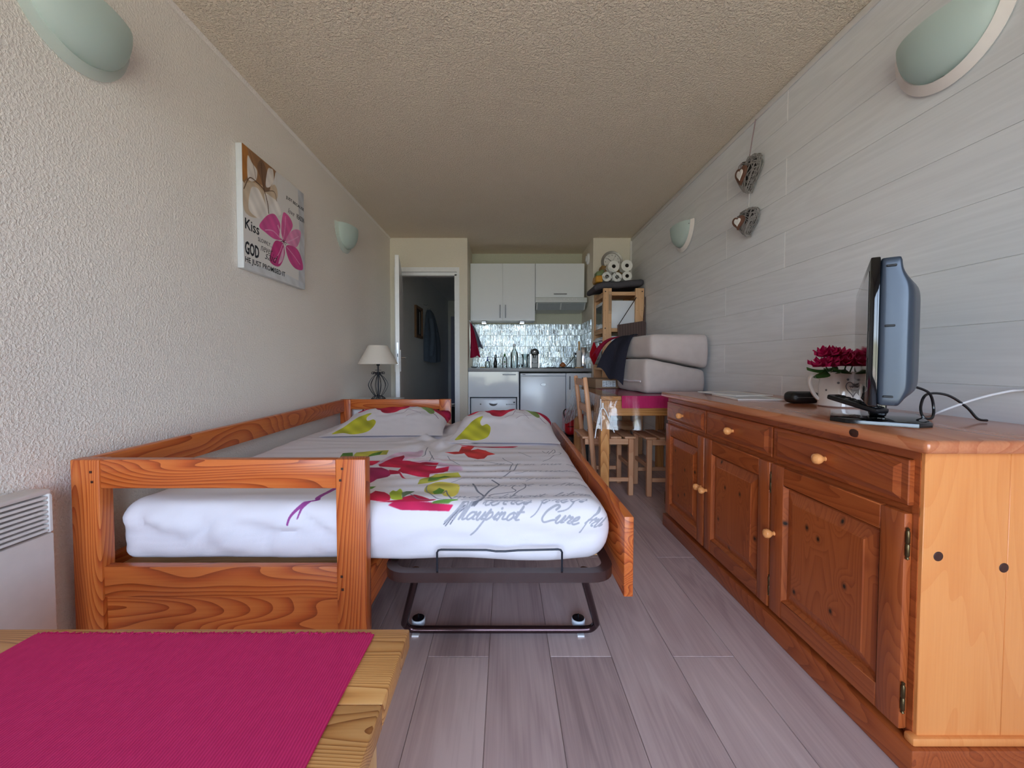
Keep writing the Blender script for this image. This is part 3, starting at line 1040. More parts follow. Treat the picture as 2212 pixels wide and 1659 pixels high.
# ------------------------------------------------------------------ coffee table, runner
ct = root('coffee_table', (-0.62, 0.35, 0))
y = 0.788
while y > -0.1:
    y0 = y - 0.178
    MB().box(-1.06, -0.189, y0 + 0.0003, y - 0.0003, 0.412, 0.45, 0.0035, 2).build('plank', M_coffee, ct)
    y = y0
for lx in (-1.02, -0.30):
    for ly in (-0.03, 0.66):
        MB().box(lx, lx + 0.065, ly, ly + 0.065, 0, 0.355, 0.005).build('leg', M_pine['Z'], ct)
MB().box(-1.01, -0.245, -0.02, 0.715, 0.355, 0.4115, 0.003).build('apron', M_pine['X'], ct)
tag(ct, 'low pine coffee table with rounded plank top under a magenta runner', 'table')
rn = MB().rbox((-0.905, -0.09, 0.4506), (-0.253, 0.765, 0.4546), 0.0018, (30, 30, 1), lambda p: (p[0] + 0.004 * math.sin(p[1] * 9), p[1], p[2] + 0.0006 * math.sin(p[0] * 21) + 0.0006))
rno = rn.build('table_runner', M_runner, None)
fr = MB()
rr = random.Random(3)
for i in range(420):
    xx = -0.90 + i * 0.645 / 420
    l = rr.uniform(0.003, 0.011)
    fr.tube([(xx, 0.762, 0.453), (xx + rr.uniform(-.004, .004), 0.764 + l * 0.5, 0.4535), (xx + rr.uniform(-.006, .006), 0.764 + l, 0.4522)], 0.0011, 4)
stuff(fr.build('fringe', M_runner, rno))
tag(rno, 'magenta ribbed cotton runner with frayed edge on the pine coffee table', 'table runner')

# ------------------------------------------------------------------ wall heater
hx0, hx1, hy0, hy1 = XL + 0.012, -1.262, 0.42, 1.125
ht = root('wall_heater', (XL + 0.04, 0.8, 0.12))
M_heat = plain('heater_enamel', rgb(222, 218, 216), 0.4)
b = MB()
b.box(hx0, hx1, hy0, hy1, 0.12, 0.502, 0.004, 2)
b.build('front_panel', M_heat, ht)
b = MB()
b.box(hx0, hx1, hy1 - 0.012, hy1, 0.504, 0.612, 0.003).box(hx0, hx1, hy0, hy0 + 0.012, 0.504, 0.612, 0.003).box(hx0, hx1 - 0.004, hy0, hy1, 0.610, 0.624, 0.005, 2).box(hx0, hx0 + 0.01, hy0, hy1, 0.502, 0.61)
b.build('grille_frame', M_heat, ht)
MB().box(hx0 + 0.011, hx0 + 0.02, hy0 + 0.013, hy1 - 0.013, 0.505, 0.609).build('grille_backing', M_dark, ht, False)
for k in range(8):
    zz = 0.508 + k * 0.013
    MB().box(hx0 + 0.022, hx1 - 0.001, hy0 + 0.0125, hy1 - 0.0125, zz, zz + 0.0075, 0.0015).build('slat', M_heat, ht, False)
MB().box(hx1 - 0.028, hx1 - 0.022, 1.055, 1.061, 0.504, 0.61).build('grille_rib', M_heat, ht, False)
MB().box(XL + 0.0005, hx0, 0.6, 0.95, 0.2, 0.45).build('wall_bracket', M_steel, ht, False)
tag(ht, 'white slatted electric wall heater beside the bed at left edge', 'heater')

# ------------------------------------------------------------------ daybed
bd = root('daybed', (-0.87, 2.24, 0))
MB().box(-1.312, -1.225, 1.217, 1.262, 0, 0.682, 0.004, 2).build('post', M_bed['Z'], bd)
MB().box(-0.513, -0.422, 1.217, 1.262, 0, 0.684, 0.005, 2).build('post', M_bed['Z'], bd)
MB().box(-1.225, -0.513, 1.220, 1.252, 0.594, 0.682, 0.003, 2).build('rail', M_bed['X'], bd)
MB().box(-1.225, -0.513, 1.222, 1.252, 0.257, 0.352, 0.003, 2).build('rail', M_bed['X'], bd)
MB().box(-1.225, -0.513, 1.229, 1.249, 0.04, 0.2565, 0.002).build('end_panel', M_bed['X'], bd)
for px_, pz_ in ((-0.492, 0.655), (-0.498, 0.620), (-0.497, 0.325), (-0.495, 0.285), (-1.249, 0.645), (-1.246, 0.615)):
    MB().box(px_ - 0.0035, px_ + 0.0035, 1.2155, 1.2172, pz_ - 0.0035, pz_ + 0.0035, 0, 1, None).build('dowel', M_plug, bd, False)
MB().box(-1.312, -1.230, 3.22, 3.265, 0, 0.682, 0.004, 2).build('post', M_bed['Z'], bd)
MB().box(-0.525, -0.434, 3.22, 3.265, 0, 0.684, 0.005, 2).build('post', M_bed['Z'], bd)
MB().box(-1.230, -0.525, 3.225, 3.257, 0.603, 0.682, 0.003, 2).build('rail', M_bed['X'], bd)
MB().box(-1.230, -0.525, 3.225, 3.257, 0.10, 0.35, 0.003, 2).build('end_panel', M_bed['X'], bd)
MB().box(-1.309, -1.277, 1.2625, 3.2195, 0.585, 0.680, 0.003, 2).build('back_rail', M_bed['Y'], bd)
MB().box(-1.309, -1.277, 1.2625, 3.2195, 0.20, 0.345, 0.003, 2).build('side_rail', M_bed['Y'], bd)
MB().box(-0.452, -0.424, 1.2625, 3.2195, 0.205, 0.318, 0.003, 2).build('side_rail', M_bed['Y'], bd)
for k in range(11):
    yy = 1.33 + k * 0.175
    MB().box(-1.276, -0.453, yy, yy + 0.07, 0.29, 0.308).build('slat', M_pine['X'], bd, False)
tag(bd, 'orange pine daybed frame with open end rails against the left wall', 'bed')

# ------------------------------------------------------------------ pull-out bed frame
tr = root('pull_out_bed', (0, 2.2, 0))
def rrect(x0, x1, y0, y1, r, n=6):
    out = []
    for cx_, cy_, a0 in ((x1 - r, y0 + r, -90), (x1 - r, y1 - r, 0), (x0 + r, y1 - r, 90), (x0 + r, y0 + r, 180)):
        for k in range(n + 1):
            a = R(a0 + 90 * k / n)
            out.append((cx_ + r * math.cos(a), cy_ + r * math.sin(a)))
    return out
O = rrect(-0.385, 0.345, 1.235, 3.15, 0.075)
I1 = rrect(-0.381, 0.341, 1.239, 3.146, 0.071)
I2 = rrect(-0.352, 0.312, 1.268, 3.117, 0.045)
b = MB()
bm = b.bm
def ring(P, z):
    return [bm.verts.new((p[0], p[1], z)) for p in P]
r1, r2, r3, r4, r5, r6 = ring(O, 0.296), ring(O, 0.327), ring(I2, 0.327), ring(I2, 0.323), ring(I1, 0.323), ring(I1, 0.296)
for A, B in ((r1, r2), (r2, r3), (r3, r4), (r4, r5), (r5, r6), (r6, r1)):
    n_ = len(A)
    for k in range(n_):
        bm.faces.new([A[k], A[(k + 1) % n_], B[(k + 1) % n_], B[k]])
b.build('frame', M_brownmetal, tr)
for k in range(12):
    yy = 1.36 + k * 0.15
    MB().box(-0.35, 0.31, yy, yy + 0.05, 0.3235, 0.3265).build('slat', M_pine['X'], tr, False)
def leg_loop(yt, yb):
    s = [(-0.292, yt, 0.31), (-0.292, yt, 0.285), (-0.30, yt + (yb - yt) * .15, 0.25), (-0.352, yt + (yb - yt) * .8, 0.075), (-0.357, yb - .01, 0.045), (-0.340, yb, 0.022), (-0.30, yb, 0.019)]
    mirror = [(-p[0] - 0.037, p[1], p[2]) for p in s[::-1]]
    pts = [tuple(p) for p in catmull(s, 4)] + [tuple(p) for p in catmull(mirror, 4)]
    return MB().tube(pts, 0.0125, 10)
near = leg_loop(1.30, 1.43).build('leg', M_tube, tr)
leg_loop(3.05, 2.92).build('leg', M_tube, tr)
for cx_ in (-0.321, 0.268):
    MB().lathe([(0.022, 0), (0.0245, 0.002), (0.0245, 0.020), (0.023, 0.021)], 20, T(cx_, 1.472, 0.012)).build('wheel', M_label, near)
    MB().lathe([(0.021, 0), (0.022, 0.001), (0.022, 0.003), (0.003, 0.0045), (0.003, 0.016), (0.0, 0.017)], 20, T(cx_, 1.472, 0.0335)).build('wheel_cap', M_black, near)
    MB().box(cx_ - 0.012, cx_ + 0.012, 1.415, 1.44, 0.0005, 0.007).build('glide', M_paper, near, False)
wire = [(-0.212, 1.243, 0.328), (-0.212, 1.243, 0.387), (-0.208, 1.243, 0.394), (-0.20, 1.243, 0.396), (-0.06, 1.243, 0.395), (-0.03, 1.243, 0.391), (0.0, 1.243, 0.391), (0.04, 1.243, 0.394), (0.163, 1.243, 0.397), (0.171, 1.243, 0.395), (0.175, 1.243, 0.388), (0.175, 1.243, 0.328)]
MB().tube(wire, 0.0032, 8).build('mattress_stop', M_iron, tr)
MB().box(0.366, 0.396, 1.24, 3.215, 0.248, 0.500, 0.004, 2).build('front_board', M_bed['Y'], tr)
for yy in (1.5, 2.2, 2.9):
    MB().box(0.3455, 0.3655, yy, yy + 0.05, 0.27, 0.325).build('bracket', M_iron, tr, False)
tag(tr, 'pull-out bed on brown tubular legs with pine front board beside the daybed', 'bed')


# ------------------------------------------------------------------ bedding with its print (distances in mm on the cloth)
PRINTS = [
('g',[(-786,1924),(-802,1996),(-760,2013),(-731,1939),(-751,1886)]),
('o',[(-732,1947),(-741,2013),(-689,2047),(-593,2056),(-579,1971),(-641,1947),(-700,1908)]),
('g',[(-657,1908),(-655,1988),(-618,2039),(-610,1963),(-648,1924)]),
('w',[(-665,1871),(-575,1828),(-551,1963),(-510,2030),(-422,2047),(-400,1901),(-449,1871),(-476,1814),(-558,1774),(-598,1774)]),
('w',[(-412,1828),(-307,1814),(-219,1761),(-179,1686),(-221,1674),(-292,1723)]),
('r',[(-663,1864),(-616,1849),(-569,1842),(-573,1801),(-580,1761),(-622,1748)]),
('r',[(-558,1774),(-536,1857),(-493,1963),(-474,1901),(-470,1842),(-449,1842),(-379,1801),(-298,1801),(-300,1754),(-355,1748),(-292,1723),(-293,1692),(-257,1704),(-239,1716),(-238,1662),(-249,1628),(-303,1612),(-298,1569),(-340,1585),(-414,1623),(-441,1657),(-441,1704),(-497,1723),(-542,1741)]),
('p',[(-631,1686),(-598,1729),(-529,1723),(-480,1662),(-458,1606),(-464,1585),(-495,1554),(-497,1524),(-513,1486),(-562,1514)]),
('r',[(-483,1674),(-434,1651),(-396,1575),(-380,1544),(-399,1564),(-425,1617),(-462,1612)]),
('o',[(-324,1486),(-325,1529),(-279,1612),(-191,1628),(-174,1585),(-226,1534),(-288,1500)]),
('g',[(-291,1514),(-294,1564),(-241,1596),(-212,1585),(-258,1524)]),
('y',[(-283,1407),(-282,1468),(-261,1505),(-221,1505),(-173,1477),(-162,1407),(-170,1343),(-203,1343),(-217,1366),(-246,1359)]),
('g',[(-253,1399),(-235,1432),(-214,1415),(-217,1366),(-241,1363)]),
('r',[(-505,1374),(-485,1399),(-459,1374),(-455,1411),(-419,1395),(-381,1343),(-378,1314),(-376,1312),(-395,1303),(-418,1305),(-434,1312),(-460,1317)]),
('r',[(-423,1297),(-376,1308),(-352,1315),(-337,1336),(-307,1359),(-251,1321),(-250,1317),(-229,1317),(-226,1315),(-236,1308),(-226,1309),(-252,1298),(-306,1297),(-376,1295)]),
('k',[(-378,1289),(-362,1297),(-287,1298),(-168,1290),(-180,1274),(-283,1276),(-334,1277)]),
('l',[(-395,1374),(-396,1415),(-381,1407),(-374,1432),(-357,1399),(-346,1343),(-338,1319),(-372,1321)]),
('d',[(-358,1390),(-346,1407),(-317,1407),(-326,1366),(-340,1328)]),
('g',[(-240,1293),(-217,1310),(-189,1319),(-157,1317),(-154,1310),(-184,1293)]),
('g',[(-520,1459),(-469,1463),(-473,1432),(-503,1411)]),
('s',[(-297,1966),(-233,2018),(-230,2132),(-163,2132),(-177,2055),(-143,2093),(-101,2064),(-50,1966),(-87,1949),(-100,1892),(-129,1884),(-176,1916),(-202,1983),(-250,1966)]),
('r',[(-275,2163),(-134,2142),(35,2173),(69,2173),(38,2132),(-70,2122),(-196,2132)]),
]
BRANCHES = [
('v',22,[(-610,1444),(-623,1348),(-616,1316),(-655,1289),(-683,1261),(-691,1233)]),
('v',14,[(-616,1316),(-652,1283),(-664,1250)]),
('n',14,[(-108,1289),(-86,1312),(-76,1329),(-74,1353),(-96,1395),(-111,1449),(-120,1487)]),
('n',10,[(-101,1289),(-81,1312),(-57,1395),(-25,1458),(-32,1497),(-51,1527)]),
('n',6,[(-56,1353),(-40,1369),(33,1395),(23,1430),(32,1458)]),
('n',6,[(22,1353),(44,1395),(68,1430),(73,1468),(62,1487)]),
('n',5,[(-145,1314),(-108,1312),(-76,1329)]),
('n',5,[(-69,1312),(-17,1309),(45,1310)]),
('n',5,[(185,2036),(199,1983),(217,2036)]),
('n',5,[(209,1966),(233,2036),(249,2074),(247,2018),(230,1974)]),
('n',5,[(234,1949),(208,1884),(170,1830)]),
('n',5,[(234,1949),(263,1966),(274,2000),(266,2018)]),
('n',7,[(54,1794),(33,1674),(-9,1592)]),
('n',6,[(32,1794),(17,1687)]),
('n',5,[(-14,1900),(4,1838),(32,1801)]),
('n',5,[(64,2018),(86,1966),(121,1908)]),
('n',5,[(-143,1868),(-96,1823),(-24,1794)]),
('n',6,[(-406,2120),(-393,1996),(-384,1932),(-392,1901)]),
('n',6,[(-375,1996),(-326,1842)]),
('n',5,[(-346,1916),(-341,1814)]),
('n',5,[(-274,1916),(-241,1828),(-201,1774)]),
('n',6,[(-283,1459),(-275,1407),(-230,1328),(-189,1317)]),
('n',7,[(-213,1374),(-207,1407),(-195,1359),(-177,1321)]),
('n',5,[(-328,1374),(-286,1321),(-236,1310)]),
('n',6,[(-130,1289),(-158,1272),(-175,1257),(-195,1237)]),
('n',6,[(-140,1284),(-163,1264),(-190,1232)]),
('n',6,[(-123,1287),(-153,1267),(-175,1237)]),
]
LINES = [
('en Mont en mur de', (-145, 1755), (316, 1780)),
('et tho jouissa', (-166, 1630), (298, 1665)),
('parmi acquise ca', (-171, 1539), (298, 1546)),
('maisonnot a Mor', (-172, 1442), (293, 1453)),
('mauditsoit libre', (-178, 1324), (288, 1351)),
('terres preys', (-75, 1287), (263, 1297)),
('Maupinot', (-183, 1249), (40, 1246)),
('Cure fru', (105, 1245), (328, 1226)),
]

PAL = {'g': c8(96, 142, 62), 'o': c8(186, 182, 74), 'w': c8(214, 160, 196), 'r': c8(192, 34, 66), 'p': c8(160, 40, 88), 'y': c8(222, 208, 92), 'k': c8(200, 36, 84),
       'l': c8(160, 176, 52), 'd': c8(104, 124, 92), 's': c8(204, 58, 56)}
P = Paint(1530, 1980, c8(224, 219, 224), (-1300, 1050, 400, 3250))
for c, pts in PRINTS:
    P.poly(pts, PAL[c], 0.55 if c == 'w' else 0.96, c in 'wly', soft=14 if c == 'w' else 1)
# brush streaks of pale ground and darker pigment inside the red blooms
rr = random.Random(11)
for i in range(46):
    x, y = rr.uniform(-560, -260), rr.uniform(1500, 1880)
    a = rr.uniform(-.3, .5)
    l = rr.uniform(20, 70)
    P.line([(x, y), (x + l * math.cos(a), y + l * math.sin(a) * .6)], rr.uniform(1, 4), rr.choice([c8(140, 30, 80), c8(224, 120, 150), c8(210, 60, 90)]), 0.35)
for c, wd, pts in BRANCHES:
    P.line(pts, min(wd, 10) * 0.6 if c == 'n' else wd * 0.8, c8(150, 70, 140) if c == 'v' else c8(118, 120, 132), 0.85, True, c == 'v')
for k, (s_, a, b) in enumerate(LINES):
    big = k >= 6
    handwrite(P, s_, a, b, 25 if big else 18, 5.2 if big else 3.2, c8(166, 166, 176) if big else c8(162, 162, 174), 0.9, 0.6)
img_sheet = P.image('sheet_print')
M_sheet = image_mat('printed_white_sheet', img_sheet, 0.85, 420, spec=0.2)

Q = Paint(700, 500, c8(224, 219, 224), (0, 0, 140, 100))
Q.poly([(10, 8), (16, 30), (24, 52), (38, 60), (36, 48), (40, 40), (46, 44), (52, 34), (50, 14), (36, 6), (22, 10)], c8(192, 190, 52), 0.96, soft=1)
Q.poly([(16, 72), (34, 80), (44, 70), (62, 68), (76, 78), (100, 84), (96, 110), (16, 104)], c8(200, 44, 74), 0.95, soft=1)
Q.poly([(46, 78), (50, 64), (60, 60), (72, 68), (84, 80), (60, 90)], c8(196, 40, 66), 0.95, soft=1)
Q.poly([(94, 92), (104, 76), (116, 64), (120, 72), (110, 92)], c8(128, 158, 80), 0.95, soft=1)
Q.poly([(114, 100), (118, 78), (134, 66), (142, 72), (140, 104)], c8(192, 34, 68), 0.95, soft=1)
for pts, wd in (([(70, 56), (80, 62), (86, 76), (100, 84)], 3), ([(84, 70), (96, 66), (104, 58)], 2.4), ([(102, 84), (116, 70), (128, 54)], 5), ([(86, 52), (94, 60), (108, 66)], 2)):
    Q.line(pts, wd, c8(120, 84, 116), 0.8)
img_pillow = Q.image('pillow_print')
M_pcase = image_mat('printed_pillowcase', img_pillow, 0.85, 420, spec=0.2)


def set_uv(o, f):
    me = o.data
    uv = me.uv_layers.new(name='UVMap') if not me.uv_layers else me.uv_layers[0]
    n = len(me.vertices)
    co = np.empty(n * 3, np.float32)
    me.vertices.foreach_get('co', co)
    co = co.reshape(-1, 3) + np.array(ORIG[o.name], np.float32)
    li = np.empty(len(me.loops), np.int32)
    me.loops.foreach_get('vertex_index', li)
    uvs = np.array([f(p) for p in co], np.float32)
    uv.data.foreach_set('uv', uvs[li].ravel())


def fnoise(x, y, z):
    return mnoise.noise(Vector((x, y, z)))


ZT, ZB = 0.528, 0.333


def sheet_fn(p):
    x, y, z = p
    t = max(0, min(1, (z - ZB) / (ZT - ZB)))
    top = max(0, (t - 0.75) / 0.25)
    # dip where the two mattresses meet, deeper towards the pillows
    k = max(0, min(1, (y - 1.7) / 1.0))
    z -= top * 0.030 * k * math.exp(-((x + 0.42 + 0.03 * math.sin(y * 7)) / 0.05) ** 2)
    # rumpled cloth around that dip
    g = math.exp(-((x + 0.36) / 0.16) ** 2) * math.exp(-((y - 2.35) / 0.42) ** 2)
    z += top * (0.042 * g * 0.75 * (0.4 + fnoise(x * 16 + y * 5, y * 6 - x * 9, 1.3)) + 0.004 * fnoise(x * 3.5, y * 16, 4.0) + 0.006 * fnoise(x * 2, y * 3, 9.0))
    # long taut creases across the near half
    z += top * 0.0035 * math.sin(y * 62 + 3 * fnoise(x * 3, y * 2, 2)) * math.exp(-((y - 1.62) / 0.22) ** 2) * math.exp(-((x + 0.1) / 0.3) ** 2)
    near = max(0, 1 - (p[1] - 1.275) / 0.06)
    side = math.sin(math.pi * t)
    y -= near * side * 0.006
    lf = 1.0 if x < -0.5 else 0.45
    y += near * side * lf * (0.085 * max(0, 0.28 - abs(fnoise(x * 3.5 + z * 9, z * 6 - x * 2.0, 7))) + 0.035 * max(0, 0.3 - abs(fnoise(x * 9 - z * 12, z * 10 + x * 3, 5))))
    z -= top * near * 0.02 * math.exp(-((x + 1.245) / 0.09) ** 2)
    z += (1 - t) * near * 0.045 * max(0, (x - 0.12) / 0.19) ** 2
    if x > 0.25:
        x += 0.014 * side * (1 + fnoise(y * 4, z * 8, 3))
    # hem hangs a little unevenly
    z += (1 - t) * (0.014 * fnoise(x * 3.2, y * 3, 6) - 0.010 * max(0, (x + 0.4)) * (1 if near > 0 else 0))
    if x < -0.45:
        z = max(z, ZB + 0.012 + 0.0 * t)
    return (x, y, max(z, 0.3285 + 0.001 * (x + 1)))


sh = MB().rbox((-1.245, 1.276, ZB), (0.318, 3.19, ZT), 0.055, (100, 124, 12), sheet_fn)
sheet = sh.build('mattress', M_sheet, None, True, 70)


def sheet_uv(p):
    u, v_ = p[0], p[1]
    if p[1] < 1.316:
        v_ = min(p[1], 0.773 + p[2])
    if p[0] > 0.27:
        u += max(0, ZT - 0.03 - p[2]) * 0.6
    return ((u + 1.30) / 1.70, (v_ - 1.05) / 2.20)


set_uv(sheet, sheet_uv)
tag(sheet, 'wide mattress made up in white sheet printed with crimson flowers and handwriting', 'mattress')


def pillow(label, cx_, cy_, cz_, W, D, Hh, rz, tilt, seed):
    r0 = root('pillow', (cx_, cy_, cz_), (R(tilt), 0, R(rz)), True)

    def fn(p):
        u, v_, q = p[0] / (W / 2), p[1] / (D / 2), p[2] / Hh
        v1 = (v_ + 1) / 2
        k = max(0, 1 - abs(u) ** 3.4) ** 0.5 * max(0, math.sin(math.pi * min(1, v1 ** 3))) ** 0.42
        pull = 1 + 0.05 * (u * v_) ** 2
        x, y = p[0] * pull, p[1] * pull
        if q < 0:
            return (x, y, 0.001 + 0.004 * (1 - k))
        zz = 2 * Hh * k * (1 + 0.16 * fnoise(u * 2.2 + seed, v_ * 2.0, seed)) + 0.007 * k * fnoise(u * 7 + seed, v_ * 5, 2) + 0.007
        return (x, y, zz)
    m = MB().rbox((-W / 2, -D / 2, -Hh), (W / 2, D / 2, Hh), 0.004, (44, 34, 2), fn).build('pillowcase', M_pcase, r0, True, 75)
    set_uv(m, lambda p: (p[0] / W * 0.96 + 0.5, p[1] / D * 0.96 + 0.5))
    tag(r0, label, 'pillow')
    return r0


pl1 = pillow('printed white pillow against the far bed rail, beside the left wall', -0.755, 2.74, 0.538, 0.69, 0.64, 0.050, 3, 1, 1.0)
pillow('printed white pillow nearest the pine front board of the pull-out bed', -0.005, 2.53, 0.538, 0.60, 0.64, 0.052, -2, 1, 4.0)
cf = MB().rbox((0.25, 0.19, 0.0), (0.365, 0.31, 0.075), 0.04, (8, 8, 6), lambda p: (p[0], p[1], p[2] + 0.008 * fnoise(p[0] * 30, p[1] * 30, 2)))
cf.build('pillowcase_flap', M_crimson, pl1)

# ------------------------------------------------------------------ flower canvas on the left wall
cv = root('flower_canvas', (XL, 2.37, 1.76))
MB().box(XL + 0.0008, -1.3105, 2.058, 2.68, 1.45, 2.068, 0.003, 2).build('stretcher', plain('canvas_edge', rgb(208, 212, 216), 0.7), cv)
K = Paint(800, 800, c8(226, 224, 222), (0, 0, 1000, 1000))
K.poly([(860, -20), (1020, -20), (1020, 1020), (880, 1020), (900, 500)], c8(188, 192, 200), 0.8, False, soft=14, vary=0.05)
K.poly([(-20, -20), (1020, -20), (1020, 60), (500, 90), (-20, 40)], c8(200, 206, 214), 0.6, False, soft=14, vary=0.05)
K.poly([(0, 1000), (0, 700), (120, 740), (200, 745), (310, 735), (416, 842), (473, 970), (440, 1000)], c8(150, 108, 72), 0.95, soft=5, vary=0.05)
K.poly([(16, 685), (150, 753), (340, 790), (468, 863), (500, 761), (330, 600), (184, 466), (16, 466)], c8(204, 180, 150), 0.8, soft=8, vary=0.05)
K.poly([(0, 1000), (60, 1000), (90, 880), (60, 760), (0, 720)], c8(190, 124, 58), 0.8, soft=5, vary=0.05)
K.poly([(200, 900), (250, 820), (300, 740), (390, 800), (330, 940), (260, 990)], c8(112, 84, 66), 0.75, soft=6, vary=0.05)
for q in ([(71, 932), (130, 900), (197, 871), (190, 800), (165, 768), (110, 740), (66, 758)], [(355, 953), (410, 985), (439, 984), (450, 920), (434, 868), (370, 800), (318, 798)],
          [(105, 673), (160, 715), (223, 713), (297, 644), (358, 555), (270, 490), (184, 466), (71, 503)], [(300, 718), (400, 730), (498, 721), (568, 650), (500, 590), (408, 573), (327, 600)]):
    K.poly(q, c8(238, 234, 230), 0.9, soft=4, vary=0.05)
for a, b, wd in (([(179, 766), (240, 760), (300, 735), (345, 644), (358, 565)], 0, 9), ([(300, 735), (420, 790), (466, 785), (490, 727)], 0, 5), ([(16, 640), (90, 760), (180, 770)], 0, 7), ([(260, 960), (270, 850), (300, 735)], 0, 8), ([(100, 980), (150, 880), (180, 790)], 0, 4)):
    K.line(a, wd, c8(92, 66, 48), 0.85)
for i, q in enumerate(([(213, 403), (280, 490), (358, 555), (440, 590), (494, 574), (545, 524), (524, 419), (560, 390), (435, 363), (305, 379)], [(565, 550), (590, 640), (624, 671), (719, 653), (768, 587), (674, 465), (597, 381), (561, 450)],
                       [(634, 402), (715, 508), (818, 573), (924, 585), (910, 495), (832, 397), (731, 389)], [(560, 369), (452, 348), (381, 232), (369, 135), (516, 132), (611, 265), (595, 350)],
                       [(632, 340), (711, 384), (853, 382), (937, 306), (956, 202), (805, 179), (687, 234)])):
    K.poly(q, (c8(216, 84, 154), c8(220, 92, 158), c8(226, 140, 186), c8(196, 52, 126), c8(206, 68, 140))[i], 0.95, soft=1, vary=0.05)
for q in ([(300, 400), (420, 430), (540, 400)], [(640, 640), (620, 500), (590, 400)], [(880, 520), (760, 450), (640, 390)], [(440, 170), (520, 260), (580, 360)], [(900, 240), (780, 300), (650, 350)]):
    K.line(q, 7, c8(240, 190, 220), 0.7)
K.poly([(500, 150), (570, 200), (600, 280), (590, 330), (540, 240)], c8(240, 214, 230), 0.8, soft=4, vary=0.05)
for a in range(7):
    t_ = a * 0.9
    K.line([(596, 385), (596 + 55 * math.cos(t_), 385 + 30 * math.sin(t_))], 5, c8(88, 20, 56), 0.9)
for q in range(12):
    K.line([(500 + q * 7, 500 - q * 9), (508 + q * 7, 512 - q * 9)], 6, c8(246, 216, 226), 0.9)
o = MB()
o.grid(lambda u, v_: (-1.3099, 2.059 + 0.620 * u, 1.4505 + 0.617 * v_), 1, 1, lambda u, v_: (u, v_))
o.build('painting', image_mat('canvas_print', K.image('flower_print'), 0.6, 900), cv, False)
MYZ = Matrix(((0, 0, 1, 0), (1, 0, 0, 0), (0, 1, 0, 0), (0, 0, 0, 1)))


def fitted(body, x0, y0, w_, h_, place, shear=0.0, bold=0.0):
    cu = bpy.data.curves.new('txt', 'FONT')
    cu.body = body
    cu.shear = shear
    cu.offset = bold
    cu.resolution_u = 2
    cu.extrude = 0.002
    ob = bpy.data.objects.new('tmp_text', cu)
    C.objects.link(ob)
    bpy.context.view_layer.update()
    me = bpy.data.meshes.new_from_object(ob.evaluated_get(bpy.context.evaluated_depsgraph_get()))
    bpy.data.objects.remove(ob)
    co = np.empty(len(me.vertices) * 3)
    me.vertices.foreach_get('co', co)
    co = co.reshape(-1, 3)
    mn, mx = co.min(0), co.max(0)
    out = co.copy()
    out[:, 0] = x0 + (co[:, 0] - mn[0]) / (mx[0] - mn[0]) * w_
    out[:, 1] = y0 + (co[:, 1] - mn[1]) / (mx[1] - mn[1]) * h_
    out[:, 2] = (co[:, 2] - mn[2]) * 0.1
    me.vertices.foreach_set('co', out.ravel())
    me.transform(place)
    return me


def writing(name, meshes, mat, parent):
    b = MB()
    for me in meshes:
        b.bm.from_mesh(me)
        bpy.data.meshes.remove(me)
    return b.build(name, mat, parent, False)


pc = T(-1.3096, 2.06, 1.45) @ MYZ
S = 0.62
for b_, u, v_, w_, h_, sh_, bo in (
    ('Kiss', .018, .322, .19, .088, 0, .01), ('SLOWLY...', .19, .272, .21, .034, 0, .0), ('GOD', .011, .118, .19, .108, 0, .03), ('never', .225, .20, .18, .045, .4, -.01), ('said', .285, .145, .20, .075, .5, -.01),
    ('HE JUST PROMISED IT', .012, .040, .60, .058, 0, .012), ('JUST BECAUSE', .65, .805, .345, .038, 0, .01), ('love', .68, .690, .12, .05, .5, -.01), ('REASON', .85, .690, .147, .05, 0, .01)):
    writing('lettering', [fitted(b_, u * S, v_ * S, w_ * S, h_ * S, pc, sh_, bo)], M_ink, cv)
tag(cv, 'square canvas with brown and pink flowers and grey lettering on left wall', 'picture')

# ------------------------------------------------------------------ bedside cabinet and lamp
ns = root('bedside_cabinet', (-1.14, 3.52, 0))
MB().box(-1.335, -0.945, 3.33, 3.72, 0.0, 0.632, 0.003).build('body', M_white, ns)
MB().box(-1.34, -0.925, 3.31, 3.725, 0.633, 0.656, 0.004, 2).build('top', M_white, ns)
for k in range(2):
    dd = MB().box(-1.325 + k * 0.19, -1.142 + k * 0.187, 3.315, 3.329, 0.06, 0.60, 0.002).build('door', M_white, ns)
    MB().box(-1.165 + k * 0.05, -1.153 + k * 0.05, 3.300, 3.3145, 0.545, 0.592, 0.003).build('handle', M_black, dd)
tag(ns, 'white bedside cabinet behind the far end of the daybed', 'cabinet')
lp = root('bedside_lamp', (-1.11, 3.55, 0.657))
cxl, cyl = -1.11, 3.55
MB().lathe([(0.082, 1.122), (0.168, 0.962), (0.166, 0.962), (0.080, 1.122)], 40, T(cxl, cyl, 0), caps=False).build('lamp_shade', M_shade, lp)
g = MB()
for k in range(12):
    a = 2 * math.pi * k / 12
    prof = [(0.030, 0.680 + 0.003), (0.055, 0.715), (0.082, 0.765), (0.080, 0.80), (0.050, 0.845), (0.024, 0.868), (0.030, 0.886), (0.048, 0.893), (0.056, 0.884), (0.050, 0.874), (0.043, 0.880)]
    g.tube([(cxl + r * math.cos(a), cyl + r * math.sin(a), z) for r, z in [tuple(q) for q in catmull(prof, 3)]], 0.0022, 5)
    g.tube([(cxl + r * math.cos(a), cyl + r * math.sin(a), z) for r, z in ((0.030, 0.683), (0.048, 0.672), (0.060, 0.660))], 0.0022, 5)
